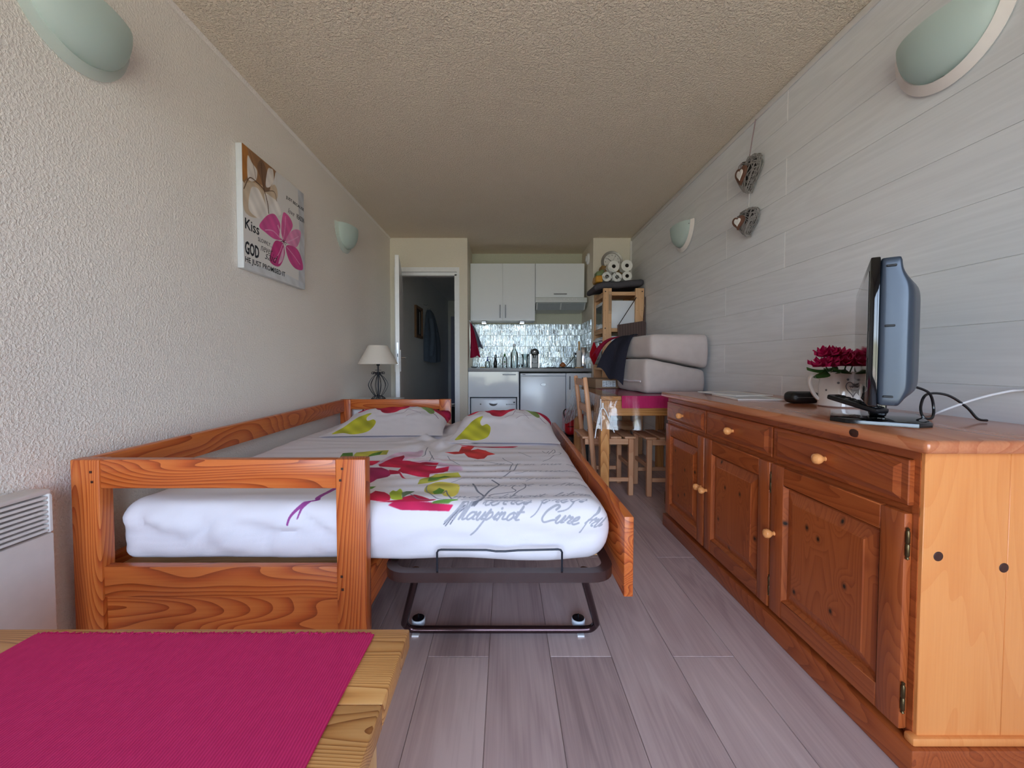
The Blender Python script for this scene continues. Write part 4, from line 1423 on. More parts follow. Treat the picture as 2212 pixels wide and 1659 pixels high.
for rr_, zz in ((0.060, 0.6595), (0.030, 0.683), (0.026, 0.868)):
    g.tube([(cxl + rr_ * math.cos(2 * math.pi * k / 24), cyl + rr_ * math.sin(2 * math.pi * k / 24), zz) for k in range(24)], 0.0025, 5, True)
g.build('wire_base', M_iron, lp)
MB().lathe([(0.006, 0.66), (0.006, 0.905), (0.026, 0.906), (0.026, 0.909), (0.006, 0.91), (0.006, 0.945), (0.014, 0.95), (0.016, 0.985), (0.006, 0.99)], 14, T(cxl, cyl, 0)).build('stem', M_iron, lp)
sp_ = MB()
for k in range(3):
    a = 2 * math.pi * k / 3
    sp_.tube([(cxl + 0.005 * math.cos(a), cyl + 0.005 * math.sin(a), 0.985), (cxl + 0.083 * math.cos(a), cyl + 0.083 * math.sin(a), 1.112)], 0.0015, 5)
sp_.build('shade_carrier', M_iron, lp)
tag(lp, 'table lamp with cream cone shade on a black wire cage base', 'lamp')

# ------------------------------------------------------------------ kitchen
kc = root('upper_cabinet', (-0.035, 5.29, 1.5))
MB().box(-0.440, 0.370, 5.142, 5.468, 1.50, 2.21, 0.001).build('body', M_white, kc)
for x0, x1, hx in ((-0.439, -0.0365, -0.068), (-0.0335, 0.369, 0.0)):
    d_ = MB().box(x0, x1, 5.122, 5.1405, 1.50, 2.209, 0.0015).build('door', M_gloss, kc)
    hnd = MB()
    hnd.box(hx - 0.006, hx + 0.006, 5.098, 5.108, 1.53, 1.695, 0.003).box(hx - 0.004, hx + 0.004, 5.106, 5.1215, 1.545, 1.555).box(hx - 0.004, hx + 0.004, 5.106, 5.1215, 1.67, 1.68)
    hnd.build('handle', M_handle, d_)
tag(kc, 'glossy white double-door wall cabinet above the kitchen tiles', 'cabinet')
kc = root('upper_cabinet', (0.68, 5.29, 1.78))
MB().box(0.374, 0.986, 5.142, 5.468, 1.785, 2.21, 0.001).build('body', M_white, kc)
d_ = MB().box(0.375, 0.985, 5.122, 5.1405, 1.785, 2.209, 0.0015).build('door', M_gloss, kc)
hnd = MB()
hnd.box(0.60, 0.765, 5.098, 5.108, 1.822, 1.834, 0.003).box(0.612, 0.622, 5.106, 5.1215, 1.824, 1.832).box(0.743, 0.753, 5.106, 5.1215, 1.824, 1.832)
hnd.build('handle', M_handle, d_)
tag(kc, 'short glossy white wall cabinet above the cooker hood', 'cabinet')
hd = root('cooker_hood', (0.69, 5.25, 1.62))
M_hood = plain('hood_enamel', rgb(206, 212, 214), 0.3)
b = MB()
b.poly([(5.03, 1.735), (5.035, 1.772), (5.05, 1.779), (5.467, 1.779), (5.467, 1.69), (5.03, 1.715)], 0.63, Matrix(((0, 0, 1, 0.372), (1, 0, 0, 0), (0, 1, 0, 0), (0, 0, 0, 1))), 0)
b.build('canopy', M_hood, hd)
b = MB()
b.poly([(5.06, 1.712), (5.13, 1.635), (5.467, 1.625), (5.467, 1.689)], 0.61, Matrix(((0, 0, 1, 0.382), (1, 0, 0, 0), (0, 1, 0, 0), (0, 0, 0, 1))), 0)
b.build('visor', M_hood, hd)
for k in range(2):
    b = MB()
    b.poly([(5.063, 1.705), (5.067, 1.709), (5.134, 1.636), (5.130, 1.632)], 0.28, Matrix(((0, 0, 1, 0.398 + k * 0.298), (1, 0, 0, -0.004), (0, 1, 0, -0.001), (0, 0, 0, 1))), 0)
    b.build('filter', plain('filter_mesh_grey', rgb(168, 178, 184), 0.45, 0.3) if k == 0 else bpy.data.materials['filter_mesh_grey'], hd)
for k in range(4):
    MB().lathe([(0.007, 0), (0.006, 0.004)], 10, T(0.72 + k * 0.05, 5.0305, 1.752) @ RX(90)).build('button', M_white, hd)
tag(hd, 'pale cooker hood under the short wall cabinet', 'cooker hood')
N = NT('lit_lens')
em_ = N.n('Emission', (0.9, 0.97, 1.0, 1), 1.2)
N.t.links.new(em_.outputs[0], N.out.inputs[0])
M_lens = N.m
for k, xx in enumerate((-0.275, 0.21)):
    r0 = root('cabinet_light', (xx, 5.25, 1.47))
    MB().box(xx - 0.03, xx + 0.03, 5.17, 5.30, 1.476, 1.4995, 0.004).build('housing', M_steel, r0)
    MB().box(xx - 0.026, xx + 0.026, 5.18, 5.29, 1.4735, 1.4758).build('lens', M_lens, r0, False)
    lk = bpy.data.lights.new('cabinet_lamp', 'AREA')
    lk.shape = 'RECTANGLE'
    lk.size, lk.size_y, lk.energy, lk.color = 0.05, 0.10, 0.35, (0.86, 0.95, 1.0)
    lo_ = bpy.data.objects.new('cabinet_lamp', lk)
    C.objects.link(lo_)
    lo_.parent = r0
    lo_.location = (0, -0.015, 0.003)
    tag(r0, 'small flat light under the wall cabinet, ' + ('above the hanging crimson cloth' if k == 0 else 'left of the cooker hood'), 'light', 'lights under the wall cabinet')

cw = root('worktop', (0.29, 5.13, 0.87))
MB().box(-0.4425, 1.0185, 4.795, 5.455, 0.868, 0.906, 0.003, 2).build('slab', M_counter, cw)
MB().box(-0.44, 0.14, 4.83, 5.40, 0.9062, 0.909, 0.001).build('sink_rim', M_steel, cw)
tag(cw, 'grey stone-look worktop with steel sink rim along the kitchen', 'worktop')

wl = bpy.data.objects['wall_alcove_back']
rr = random.Random(5)


def tile_mesh(seed):
    q = random.Random(seed)
    b = MB()
    b.box(0.0016, 0.1539, 0.002, 0.010, 0.0016, 0.1464, 0.0008)
    for half in range(2):
        xx = 0.003
        wide = q.random() < 0.5
        while xx < 0.149:
            ww_ = q.uniform(0.011, 0.020) if wide else q.uniform(0.006, 0.012)
            x1 = min(xx + ww_ - 0.0012, 0.1525)
            z0_, z1_ = 0.003 + half * 0.0725 + q.uniform(0, .003), 0.0715 + half * 0.0725
            xm, zm = (xx + x1) / 2, (z0_ + z1_) / 2
            b.box(xx - xm, x1 - xm, -0.004, 0.003, z0_ - zm, z1_ - zm, 0, 1, T(xm, 0.003, zm) @ RZ(q.uniform(-7, 7)) @ RX(q.uniform(-3, 3)))
            xx += ww_
    o = b.build('tile', M_tile, None, False, center=(0, 0, 0))
    me = o.data
    bpy.data.objects.remove(o)
    return me


TM = [tile_mesh(s_) for s_ in range(5)]


def put_tile(me, parent, M):
    o = bpy.data.objects.new('tile', me)
    C.objects.link(o)
    o.parent = parent
    o.matrix_local = M
    return o


for r_i in range(4):
    for c_i in range(10):
        x0 = -0.508 + c_i * 0.1555
        sx_ = 1.0
        if x0 < -0.4438:
            sx_, x0 = (x0 + 0.1555 + 0.4438) / 0.1555, -0.4438
        sx_ = min(sx_, (1.0085 - x0) / 0.1555)
        put_tile(rr.choice(TM), wl, T(x0, 5.459, 0.895 + 0.148 * r_i) @ Matrix.Scale(sx_, 4, (1, 0, 0)))
wra = bpy.data.objects['wall_alcove_right']
for r_i in range(4):
    for c_i in range(4):
        y0 = 5.456 - 0.1555 * (c_i + 1)
        if y0 < 4.80:
            continue
        put_tile(rr.choice(TM), wra, T(1.009, y0 + 0.1555, 0.895 + 0.148 * r_i) @ RZ(-90))
for parent in (wl, wra):
    base = Vector(parent.location)
    for o in parent.children:
        o.location = o.location - base

# base units
bu = root('sink_cabinet', (-0.145, 5.1, 0))
MB().box(-0.442, -0.424, 4.83, 5.45, 0, 0.866).build('side_panel', M_white, bu, False)
MB().box(0.140, 0.158, 4.83, 5.45, 0, 0.866).build('side_panel', M_white, bu, False)
d_ = MB().box(-0.441, 0.150, 4.81, 4.8285, 0.566, 0.866, 0.0015).build('false_drawer', M_gloss, bu)
hnd = MB()
hnd.box(-0.035, 0.122, 4.786, 4.796, 0.826, 0.838, 0.003).box(-0.025, -0.015, 4.794, 4.8095, 0.828, 0.836).box(0.10, 0.11, 4.794, 4.8095, 0.828, 0.836)
hnd.build('handle', M_handle, d_)
tag(bu, 'white sink cabinet with one wide front above the small dishwasher', 'cabinet')
dwh = root('dishwasher', (-0.14, 5.1, 0.02))
MB().box(-0.412, 0.128, 4.835, 5.40, 0.02, 0.552, 0.004).build('body', M_app, dwh)
dd_ = MB().box(-0.408, 0.124, 4.806, 4.834, 0.03, 0.546, 0.012, 3).build('door', M_app, dwh)
hb = MB()
hb.poly([(0.05 * math.cos(math.pi + math.pi * k / 12), 0.035 * math.sin(math.pi + math.pi * k / 12)) for k in range(13)], 0.006, T(-0.145, 4.8055, 0.495) @ RX(90), 0.002)
hb.build('handle', M_steel, dd_)
MB().box(-0.215, -0.115, 4.8035, 4.8055, 0.525, 0.531).build('door_marking', M_label, dd_, False)
for k in range(6):
    MB().lathe([(0.007, 0), (0.006, 0.005), (0.003, 0.006)], 10, T(0.012 + k * 0.019, 4.8055, 0.48) @ RX(90)).build('button', M_steel, dd_)
MB().lathe([(0.009, 0), (0.008, 0.006), (0.004, 0.008)], 12, T(-0.295, 4.8055, 0.482) @ RX(90)).build('start_knob', M_steel, dd_)
MB().box(0.092, 0.114, 4.8040, 4.8055, 0.496, 0.510).build('display', M_black, dd_, False)
tag(dwh, 'compact white dishwasher below the wide white sink front', 'dishwasher')
fg = root('fridge', (0.44, 5.1, 0))
MB().box(0.176, 0.712, 4.85, 5.42, 0.02, 0.845, 0.004).build('body', M_app, fg)
MB().box(0.176, 0.712, 4.812, 4.849, 0.818, 0.847, 0.004, 2).build('top_panel', M_app, fg)
fd = MB().box(0.176, 0.712, 4.808, 4.849, 0.06, 0.813, 0.010, 3).build('door', M_app, fg)
MB().lathe([(0.036, 0), (0.033, 0.004)], 24, T(0.447, 4.8075, 0.715) @ RX(90) @ Matrix.Scale(0.42, 4, (0, 1, 0))).build('badge', M_steel, fd)
MB().box(0.20, 0.235, 4.8112, 4.8125, 0.830, 0.836).build('top_marking', M_ink, fg, False)
MB().box(0.18, 0.71, 4.86, 5.4, 0.0, 0.0195).build('feet', M_black, fg, False)
tag(fg, 'white under-counter fridge with oval chrome badge', 'fridge')
b2 = root('base_cabinet', (0.87, 5.1, 0))
MB().box(0.720, 1.015, 4.832, 5.45, 0.0, 0.845, 0.001).build('body', M_white, b2)
d_ = MB().box(0.724, 1.014, 4.81, 4.831, 0.08, 0.848, 0.0015).build('door', M_gloss, b2)
hnd = MB()
hnd.box(0.752, 0.764, 4.786, 4.796, 0.655, 0.815, 0.003).box(0.754, 0.762, 4.794, 4.8095, 0.67, 0.68).box(0.754, 0.762, 4.794, 4.8095, 0.79, 0.80)
hnd.build('handle', M_handle, d_)
tag(b2, 'narrow white base cabinet right of the fridge', 'cabinet')

ZC = 0.9095
def bottle(name, x, y, prof, mat, label, cat, extra=None, z0=ZC):
    r0 = root(name, (x, y, z0))
    MB().lathe(prof, 20, T(x, y, z0)).build('body', mat, r0)
    if extra:
        extra(r0, x, y, z0)
    tag(r0, label, cat)
    return r0
M_bluep = plain('blue_pump', rgb(40, 70, 150), 0.3)
def ex1(r0, x, y, z):
    q = MB().lathe([(0.012, 0.085), (0.014, 0.09), (0.014, 0.10), (0.006, 0.103), (0.006, 0.125)], 12, T(x, y, z))
    q.box(x - 0.008, x + 0.028, y - 0.007, y + 0.007, z + 0.125, z + 0.138, 0.003)
    q.build('pump', M_bluep, r0)
bottle('soap_dispenser', -0.222, 5.02, [(0.026, 0), (0.029, 0.004), (0.029, 0.07), (0.022, 0.082), (0.011, 0.086)], M_bottle, 'clear soap dispenser with blue pump beside the sink', 'dispenser', ex1)
def ex2(r0, x, y, z):
    MB().tube([(x - 0.004, y, z + 0.125), (x - 0.006, y, z + 0.150), (x + 0.004, y, z + 0.160), (x + 0.014, y, z + 0.150), (x + 0.013, y, z + 0.13)], 0.006, 8).build('loop_handle', M_black, r0)
    MB().tube([(x + 0.012, y, z + 0.12), (x + 0.04, y, z + 0.135)], 0.004, 6).build('spout', M_black, r0)
bottle('oil_dispenser', -0.125, 5.02, [(0.020, 0), (0.022, 0.004), (0.022, 0.075), (0.014, 0.10), (0.014, 0.13)], M_black, 'small black dispenser with loop handle between the soap bottles', 'dispenser', ex2)
M_greenlab = plain('green_print', rgb(50, 120, 60), 0.5)
def ex3(r0, x, y, z):
    MB().lathe([(0.010, 0.142), (0.012, 0.146), (0.012, 0.168), (0.004, 0.172), (0.004, 0.186)], 12, T(x, y, z)).build('cap', M_greenlab, r0)
    MB().box(x - 0.016, x + 0.016, y - 0.0335, y - 0.0318, z + 0.03, z + 0.095, 0, 1).build('label', M_label, r0, False)
    MB().box(x - 0.010, x + 0.010, y - 0.0345, y - 0.0337, z + 0.062, z + 0.08).build('label_print', M_greenlab, r0, False)
bottle('dish_soap_bottle', -0.011, 5.02, [(0.030, 0), (0.032, 0.004), (0.032, 0.11), (0.02, 0.134), (0.009, 0.142)], M_bottle, 'clear washing-up bottle with green cap and white label', 'bottle', ex3)
def ex4(r0, x, y, z):
    MB().lathe([(0.013, 0.262), (0.017, 0.268), (0.017, 0.280), (0.012, 0.292), (0.004, 0.296)], 14, T(x, y, z)).build('stopper', M_label, r0)
    MB().tube([(x - 0.016, y, z + 0.25), (x - 0.02, y, z + 0.27), (x, y, z + 0.299), (x + 0.02, y, z + 0.27), (x + 0.016, y, z + 0.25)], 0.0018, 6).build('wire_clip', M_steel, r0)
bottle('swing_top_bottle', 0.108, 5.0, [(0.042, 0), (0.045, 0.005), (0.045, 0.16), (0.040, 0.185), (0.020, 0.225), (0.014, 0.24), (0.014, 0.258), (0.016, 0.262)], M_bottle, 'tall clear swing-top bottle on the worktop', 'bottle', ex4)
bottle('tea_light_glass', 0.182, 5.0, [(0.020, 0), (0.024, 0.004), (0.026, 0.04), (0.024, 0.042), (0.022, 0.01)], M_bottle, 'tiny glass pot between the tall bottle and the carafe', 'pot')
def ex5(r0, x, y, z):
    MB().lathe([(0.040, 0.001), (0.041, 0.003), (0.041, 0.006), (0.02, 0.007)], 18, T(x, y, z)).build('foot', M_steel, r0)
bottle('glass_carafe', 0.243, 5.06, [(0.030, 0.007), (0.036, 0.02), (0.030, 0.08), (0.034, 0.12), (0.050, 0.17), (0.047, 0.17), (0.031, 0.12)], M_bottle, 'clear flared glass carafe left of the coffee machine', 'carafe', ex5)
cm = root('coffee_machine', (0.36, 5.06, ZC))
b = MB()
b.box(0.318, 0.402, 5.0, 5.16, ZC, ZC + 0.062, 0.004).box(0.318, 0.402, 5.09, 5.17, ZC + 0.06, ZC + 0.235, 0.004)
b.build('body', M_black, cm)
b = MB()
b.poly([(0.052 * math.cos(math.pi * k / 14), 0.052 * math.sin(math.pi * k / 14)) for k in range(15)] + [(-0.052, -0.012), (-0.03, -0.03), (0.03, -0.03), (0.052, -0.012)], 0.12, T(0.36, 5.15, ZC + 0.185) @ RX(90), 0.003)
b.build('brew_head', M_black, cm)
MB().lathe([(0.016, 0), (0.013, 0.006), (0.005, 0.008)], 14, T(0.36, 5.0295, ZC + 0.20) @ RX(90)).build('emblem', M_chrome, cm)
for sx_ in (0.3045, 0.4025):
    MB().box(sx_, sx_ + 0.013, 4.998, 5.17, ZC, ZC + 0.168, 0.002).build('side_plate', M_chrome, cm)
MB().box(0.336, 0.384, 5.01, 5.085, ZC + 0.064, ZC + 0.069, 0.001).build('drip_grid', M_steel, cm)
MB().lathe([(0.012, 0), (0.015, 0.02), (0.015, 0.03)], 12, T(0.36, 5.055, ZC + 0.123)).build('nozzle', M_steel, cm)
tag(cm, 'black domed coffee machine with chrome sides on the worktop', 'coffee machine')
hob = root('cooking_plate', (0.66, 5.05, 0.9065))
MB().box(0.475, 0.845, 4.93, 5.30, 0.9065, 0.915, 0.003).build('glass_top', M_pianoblack, hob)
for hx_ in (0.57, 0.75):
    MB().lathe([(0.075, 0), (0.073, 0.0012)], 24, T(hx_, 5.13, 0.9151)).build('cooking_zone', M_ink, hob)
tag(hob, 'flat black cooking plate on the worktop under the hood', 'cooker')
on = root('onion', (0.70, 4.985, 0.9155))
MB().lathe([(0.006, 0), (0.026, 0.008), (0.034, 0.026), (0.030, 0.042), (0.014, 0.054), (0.004, 0.062)], 18, T(0.70, 4.985, 0.9155) @ Matrix.Scale(1.15, 4, (1, 0, 0))).build('bulb', M_onion, on)
MB().lathe([(0.004, 0), (0.002, 0.012)], 6, T(0.70, 4.985, 0.976)).build('neck', M_onion, on)
tag(on, 'brown onion lying on the black cooking plate', 'onion')
kcord = MB().tube([tuple(p) for p in catmull([(0.735, 5.0, 0.925), (0.78, 5.02, 0.965), (0.83, 5.05, 1.015), (0.865, 5.08, 1.06), (0.872, 5.09, 1.075)], 4)], 0.004, 6)
kcord.box(0.862, 0.884, 5.08, 5.10, 1.068, 1.095, 0.004)
tag(kcord.build('plugged_cable', M_black, None), 'black cable with plug rising behind the onion', 'cable')
ph = root('paper_towel_holder', (0.905, 5.02, 0.9065))
MB().lathe([(0.060, 0), (0.060, 0.008), (0.055, 0.011)], 24, T(0.905, 5.02, 0.9065)).build('foot', M_pine['X'], ph)
MB().lathe([(0.010, 0.011), (0.010, 0.29), (0.012, 0.295), (0.013, 0.318), (0.008, 0.325)], 12, T(0.905, 5.02, 0.9065)).build('rod', M_pine['Z'], ph)
MB().lathe([(0.0115, 0.012), (0.030, 0.012), (0.030, 0.215), (0.0115, 0.215)], 24, T(0.905, 5.02, 0.9065), caps=False).build('paper_roll', M_tissue, ph)
tag(ph, 'wooden stand holding a slim white paper towel roll', 'paper towel')
tray = MB().box(-0.032, 0.032, -0.006, 0.006, 0, 0.26, 0.004, 2, T(0.975, 5.09, 0.9065) @ RZ(-8) @ RX(-3)).build('metal_tray', M_chrome, None)
tag(tray, 'narrow chrome tray standing on edge beside the paper towel', 'tray')
sp1 = MB().rbox((-0.315, 4.97, 0.9095), (-0.245, 5.02, 0.922), 0.005, (6, 4, 2), lambda p: (p[0], p[1], p[2] + 0.002 * fnoise(p[0] * 60, p[1] * 60, 1))).build('sponge', plain('sponge_tan', rgb(196, 170, 120), 0.9), None)
tag(sp1, 'flat tan sponge at the left end of the sink', 'sponge')
dsh = MB().lathe([(0.028, 0), (0.044, 0.012), (0.046, 0.016), (0.042, 0.016), (0.028, 0.004)], 24, T(-0.385, 5.02, ZC)).build('saucer', plain('grey_saucer', rgb(130, 134, 138), 0.4), None)
tag(dsh, 'small grey dish in the left corner of the worktop', 'dish')

# towels hanging at the left of the alcove
def towel(name, xt, zt0, xl, xr, zb, y, mat, label, ph_):
    def f(u, v_):
        k = v_ ** 0.75
        x = xt + (xl + (xr - xl) * u - xt) * k + 0.012 * math.sin(u * 9 + v_ * 3) * v_
        return (x, y + 0.022 * math.sin(u * 11 + ph_) * (0.3 + 0.7 * v_), zt0 + (zb - zt0) * v_ - 0.015 * math.sin(u * 7) * v_)
    r0 = root(name, (xt, y, zb))
    MB().thick(f, 22, 16, 0.004).build('cloth', mat, r0, True, 60)
    MB().tube([(xt - 0.008, y + 0.004, zt0 - 0.004), (xt, y + 0.012, zt0 + 0.022), (xt + 0.008, y + 0.004, zt0 - 0.004)], 0.0025, 6).build('hanging_loop', M_ribbonpale, r0)
    MB().tube([(-0.4435, y + 0.012, zt0 + 0.03), (xt, y + 0.012, zt0 + 0.018), (xt + 0.01, y + 0.012, zt0 + 0.03)], 0.003, 6).build('hook', M_steel, r0)
    tag(r0, label, 'towel')
towel('tea_towel', -0.425, 1.462, -0.437, -0.262, 1.15, 5.02, M_greycloth, 'grey tea towel hanging behind the crimson one', 0)
towel('tea_towel', -0.425, 1.452, -0.432, -0.298, 1.045, 4.94, M_crimson, 'crimson tea towel hanging at the left of the kitchen tiles', 1)

ex = root('extractor_vent', (1.02, 5.04, 2.245))
MB().lathe([(0.066, 0), (0.066, 0.012), (0.058, 0.022), (0.040, 0.024)], 28, T(1.0195, 5.04, 2.245) @ RY(-90)).build('housing', M_white, ex)
MB().lathe([(0.032, 0.0245), (0.034, 0.034), (0.020, 0.038)], 20, T(1.0195, 5.04, 2.245) @ RY(-90)).build('centre_disc', M_white, ex)
tag(ex, 'round white extractor vent on the side wall of the kitchen recess', 'vent')

# ------------------------------------------------------------------ clock
ck = root('wall_clock', (1.236, YD - 0.001, 2.14))
MC = T(1.236, YD - 0.0008, 2.14) @ RX(90)
MB().lathe([(0.124, 0), (0.128, 0.012), (0.120, 0.030), (0.098, 0.026), (0.0955, 0.018)], 48, MC, False).build('rim', plain('silver_rim', rgb(150, 146, 142), 0.35, 0.6), ck)
MB().lathe([(0.096, 0.001), (0.096, 0.016)], 40, MC).build('dial', M_paper, ck)
nums = []
for hnum in range(1, 13):
    a = R(90 - 30 * hnum)
    s_ = str(hnum)
    w_ = 0.010 if len(s_) == 1 else 0.017
    nums.append(fitted(s_, 0.077 * math.cos(a) - w_ / 2, 0.077 * math.sin(a) - 0.0085, w_ if s_ != '1' else 0.005, 0.017, MC @ T(0, 0, 0.0164)))
writing('numerals', nums, M_ink, ck)
def hand(name, ang, l, wd, zz, back=0.0):
    MB().box(-wd / 2, wd / 2, -back, l, zz, zz + 0.0008, 0, 1, MC @ RZ(-ang)).build(name, M_ink, ck, False)
hand('hour_hand', 307, 0.066, 0.006, 0.0175)
hand('minute_hand', 100, 0.080, 0.004, 0.0185)
hand('second_hand', 28, 0.070, 0.0018, 0.0195, 0.028)
tag(ck, 'round silver-rimmed wall clock above the toilet rolls', 'clock')

# ------------------------------------------------------------------ dining table with its clear cover
tx0, tx1, ty0, ty1 = 0.635, 1.462, 2.705, 3.80
dt = root('dining_table', (1.05, 3.25, 0))
for k in range(6):
    a = tx0 + (tx1 - tx0) * k / 6
    MB().box(a + 0.0005, a + (tx1 - tx0) / 6 - 0.0005, ty0, ty1, 0.722, 0.750, 0.003).build('plank', M_tab['Y'], dt)
for lx in (tx0 + 0.002, tx1 - 0.062):
    for ly in (ty0 + 0.008, ty1 - 0.068):
        MB().box(lx, lx + 0.060, ly, ly + 0.060, 0, 0.7215, 0.004).build('leg', M_tab['Z'], dt)
for ly in (ty0 + 0.014, ty1 - 0.038):
    MB().box(tx0 + 0.063, tx1 - 0.063, ly, ly + 0.022, 0.618, 0.7215, 0.002).build('apron', M_tab['X'], dt)
for lx in (tx0 + 0.010, tx1 - 0.032):
    MB().box(lx, lx + 0.022, ty0 + 0.07, ty1 - 0.07, 0.618, 0.7215, 0.002).build('apron', M_tab['Y'], dt)
tag(dt, 'honey pine dining table under a clear plastic cover beside panelled wall', 'table')

# magenta runner over the table end
def rf(u, v_):
    x = 0.772 + 0.40 * u
    if v_ < 0.5:
        y = ty1 - 0.2 - (ty1 - 0.2 - (ty0 - 0.004)) * v_ / 0.5
        return (x, y, 0.7518)
    k = (v_ - 0.5) / 0.5
    return (x + 0.004 * k * math.sin(u * 5), ty0 - 0.004 - 0.003 * k - 0.001 * math.sin(u * 8) * k, 0.7518 - 0.080 * k)
tr2 = MB().thick(rf, 10, 16, 0.0012).build('table_runner', M_runner, None)
tag(tr2, 'crimson ribbed runner hanging over the end of the dining table under clear plastic', 'table runner')

# clear cover: top sheet with two hanging sides and white-edged corner fold
cvr = root('table_cover', (1.05, 3.25, 0.754))
MB().thick(lambda u, v_: (tx0 - 0.004 + (tx1 - tx0 + 0.002) * u, ty0 - 0.012 + (ty1 - ty0 + 0.014) * v_, 0.7547), 4, 4, 0.0006).build('top_sheet', M_clear, cvr)
def nearf(u, v_):
    k = v_
    w_ = 0.012 * math.sin(u * 13) * k + 0.010 * math.sin(u * 31 + 1) * k * k
    fold = 0.02 * math.exp(-((u - 0.14) / 0.05) ** 2) * k
    return (tx0 - 0.004 + (tx1 - tx0) * u - 0.03 * k * (1 - u) ** 6, ty0 - 0.0135 - 0.012 * k - abs(w_) * 0.6 - fold, 0.7542 - (0.215 + 0.012 * math.sin(u * 5)) * k)
MB().thick(nearf, 60, 14, 0.0006).build('near_drape', M_clear, cvr)
def leftf(u, v_):
    y = ty0 - 0.012 + (ty1 - ty0 + 0.012) * u
    far = max(0, min(1, (y - 3.36) / 0.25))
    flare = 0.075 * far * v_ + 0.001
    fold = (0.018 * math.sin(u * 60) * far + 0.003 * math.sin(u * 40)) * v_
    return (tx0 - 0.003 - flare - abs(fold) * 0.8, y + 0.02 * far * v_, 0.7542 - (0.20 + 0.13 * far) * v_)
MB().thick(leftf, 80, 14, 0.0006).build('side_drape', M_film, cvr)
hem = MB()
hem.tube([tuple(p) for p in catmull([(0.588, 2.664, 0.478), (0.600, 2.664, 0.56), (0.622, 2.666, 0.655), (0.640, 2.668, 0.674), (0.658, 2.668, 0.655), (0.685, 2.667, 0.59), (0.716, 2.666, 0.515)], 4)], 0.0036, 6, flat=0.5)
hem.tube([(0.626, 2.672, 0.735), (0.629, 2.671, 0.65), (0.632, 2.67, 0.525)], 0.003, 6, flat=0.5)
hem.tube([(0.640, 2.668, 0.674), (0.640, 2.672, 0.71)], 0.005, 6, flat=0.5)
hem.build('hem', plain('white_hem_tape', rgb(235, 238, 242), 0.3), cvr)
tag(cvr, 'clear plastic table cover with white hem hanging off the dining table', 'table cover')

# ------------------------------------------------------------------ slatted folding chair and stool
def slat_chair(name, x, y, rz, back, label):
    r0 = root(name, (x, y, 0), (0, 0, R(rz)), True)
    for k in range(4):
        a = 0.20 - 0.08 - k * 0.1035
        MB().box(a, a + 0.08, -0.175, 0.175, 0.418, 0.436, 0.006, 2).build('slat', M_beech['Y'], r0)
    for s_ in (-1, 1):
        yy = s_ * 0.155
        MB().box(0.15, 0.187, yy - 0.016, yy + 0.016, 0, 0.4175, 0.004).build('leg', M_beech['Z'], r0)
        MB().box(-0.17, 0.149, yy - 0.011, yy + 0.011, 0.375, 0.4172, 0.003).build('seat_rail', M_beech['X'], r0)
        y2 = s_ * 0.19
        if back:
            b = MB()
            pth = [(-0.085, y2, 0.0), (-0.112, y2, 0.25), (-0.128, y2, 0.43), (-0.155, y2, 0.68), (-0.178, y2, 0.862), (-0.1795, y2, 0.868)]
            b.tube(pth, [0.019, 0.019, 0.019, 0.018, 0.016, 0.010], 10, flat=0.62)
            b.build('back_post', M_beech['Z'], r0)
            MB().box(-0.095, 0.149, yy + s_ * 0.013 - 0.008, yy + s_ * 0.013 + 0.008, 0.105, 0.135, 0.003).build('stretcher', M_beech['X'], r0)
        else:
            MB().box(-0.187, -0.15, yy - 0.016, yy + 0.016, 0, 0.374, 0.004).build('leg', M_beech['Z'], r0)
            MB().box(-0.149, 0.149, yy - 0.009, yy + 0.009, 0.105, 0.135, 0.003).build('stretcher', M_beech['X'], r0)
    MB().box(0.158, 0.178, -0.138, 0.138, 0.20, 0.23, 0.003).build('stretcher', M_beech['Y'], r0)
    if back:
        for xx, zz in ((-0.146, 0.63), (-0.125, 0.395)):
            MB().box(xx - 0.006, xx + 0.006, -0.181, 0.181, zz - 0.028, zz + 0.028, 0.003, 1).build('back_slat', M_beech['Y'], r0)
        def wavy(u, v_):
            return (-0.172 + 0.012 * math.sin(math.pi * u) - 0.0, -0.178 + 0.356 * u, 0.80 + 0.05 * v_)
        MB().thick(wavy, 12, 2, 0.010).build('back_slat', M_beech['Y'], r0)
    tag(r0, label, 'chair' if back else 'stool')
slat_chair('folding_chair', 0.750, 3.125, 0, True, 'beech folding chair with slatted seat pushed under the dining table')
slat_chair('slatted_stool', 1.212, 3.095, 180, False, 'beech slatted stool under the dining table, nearest the sideboard')

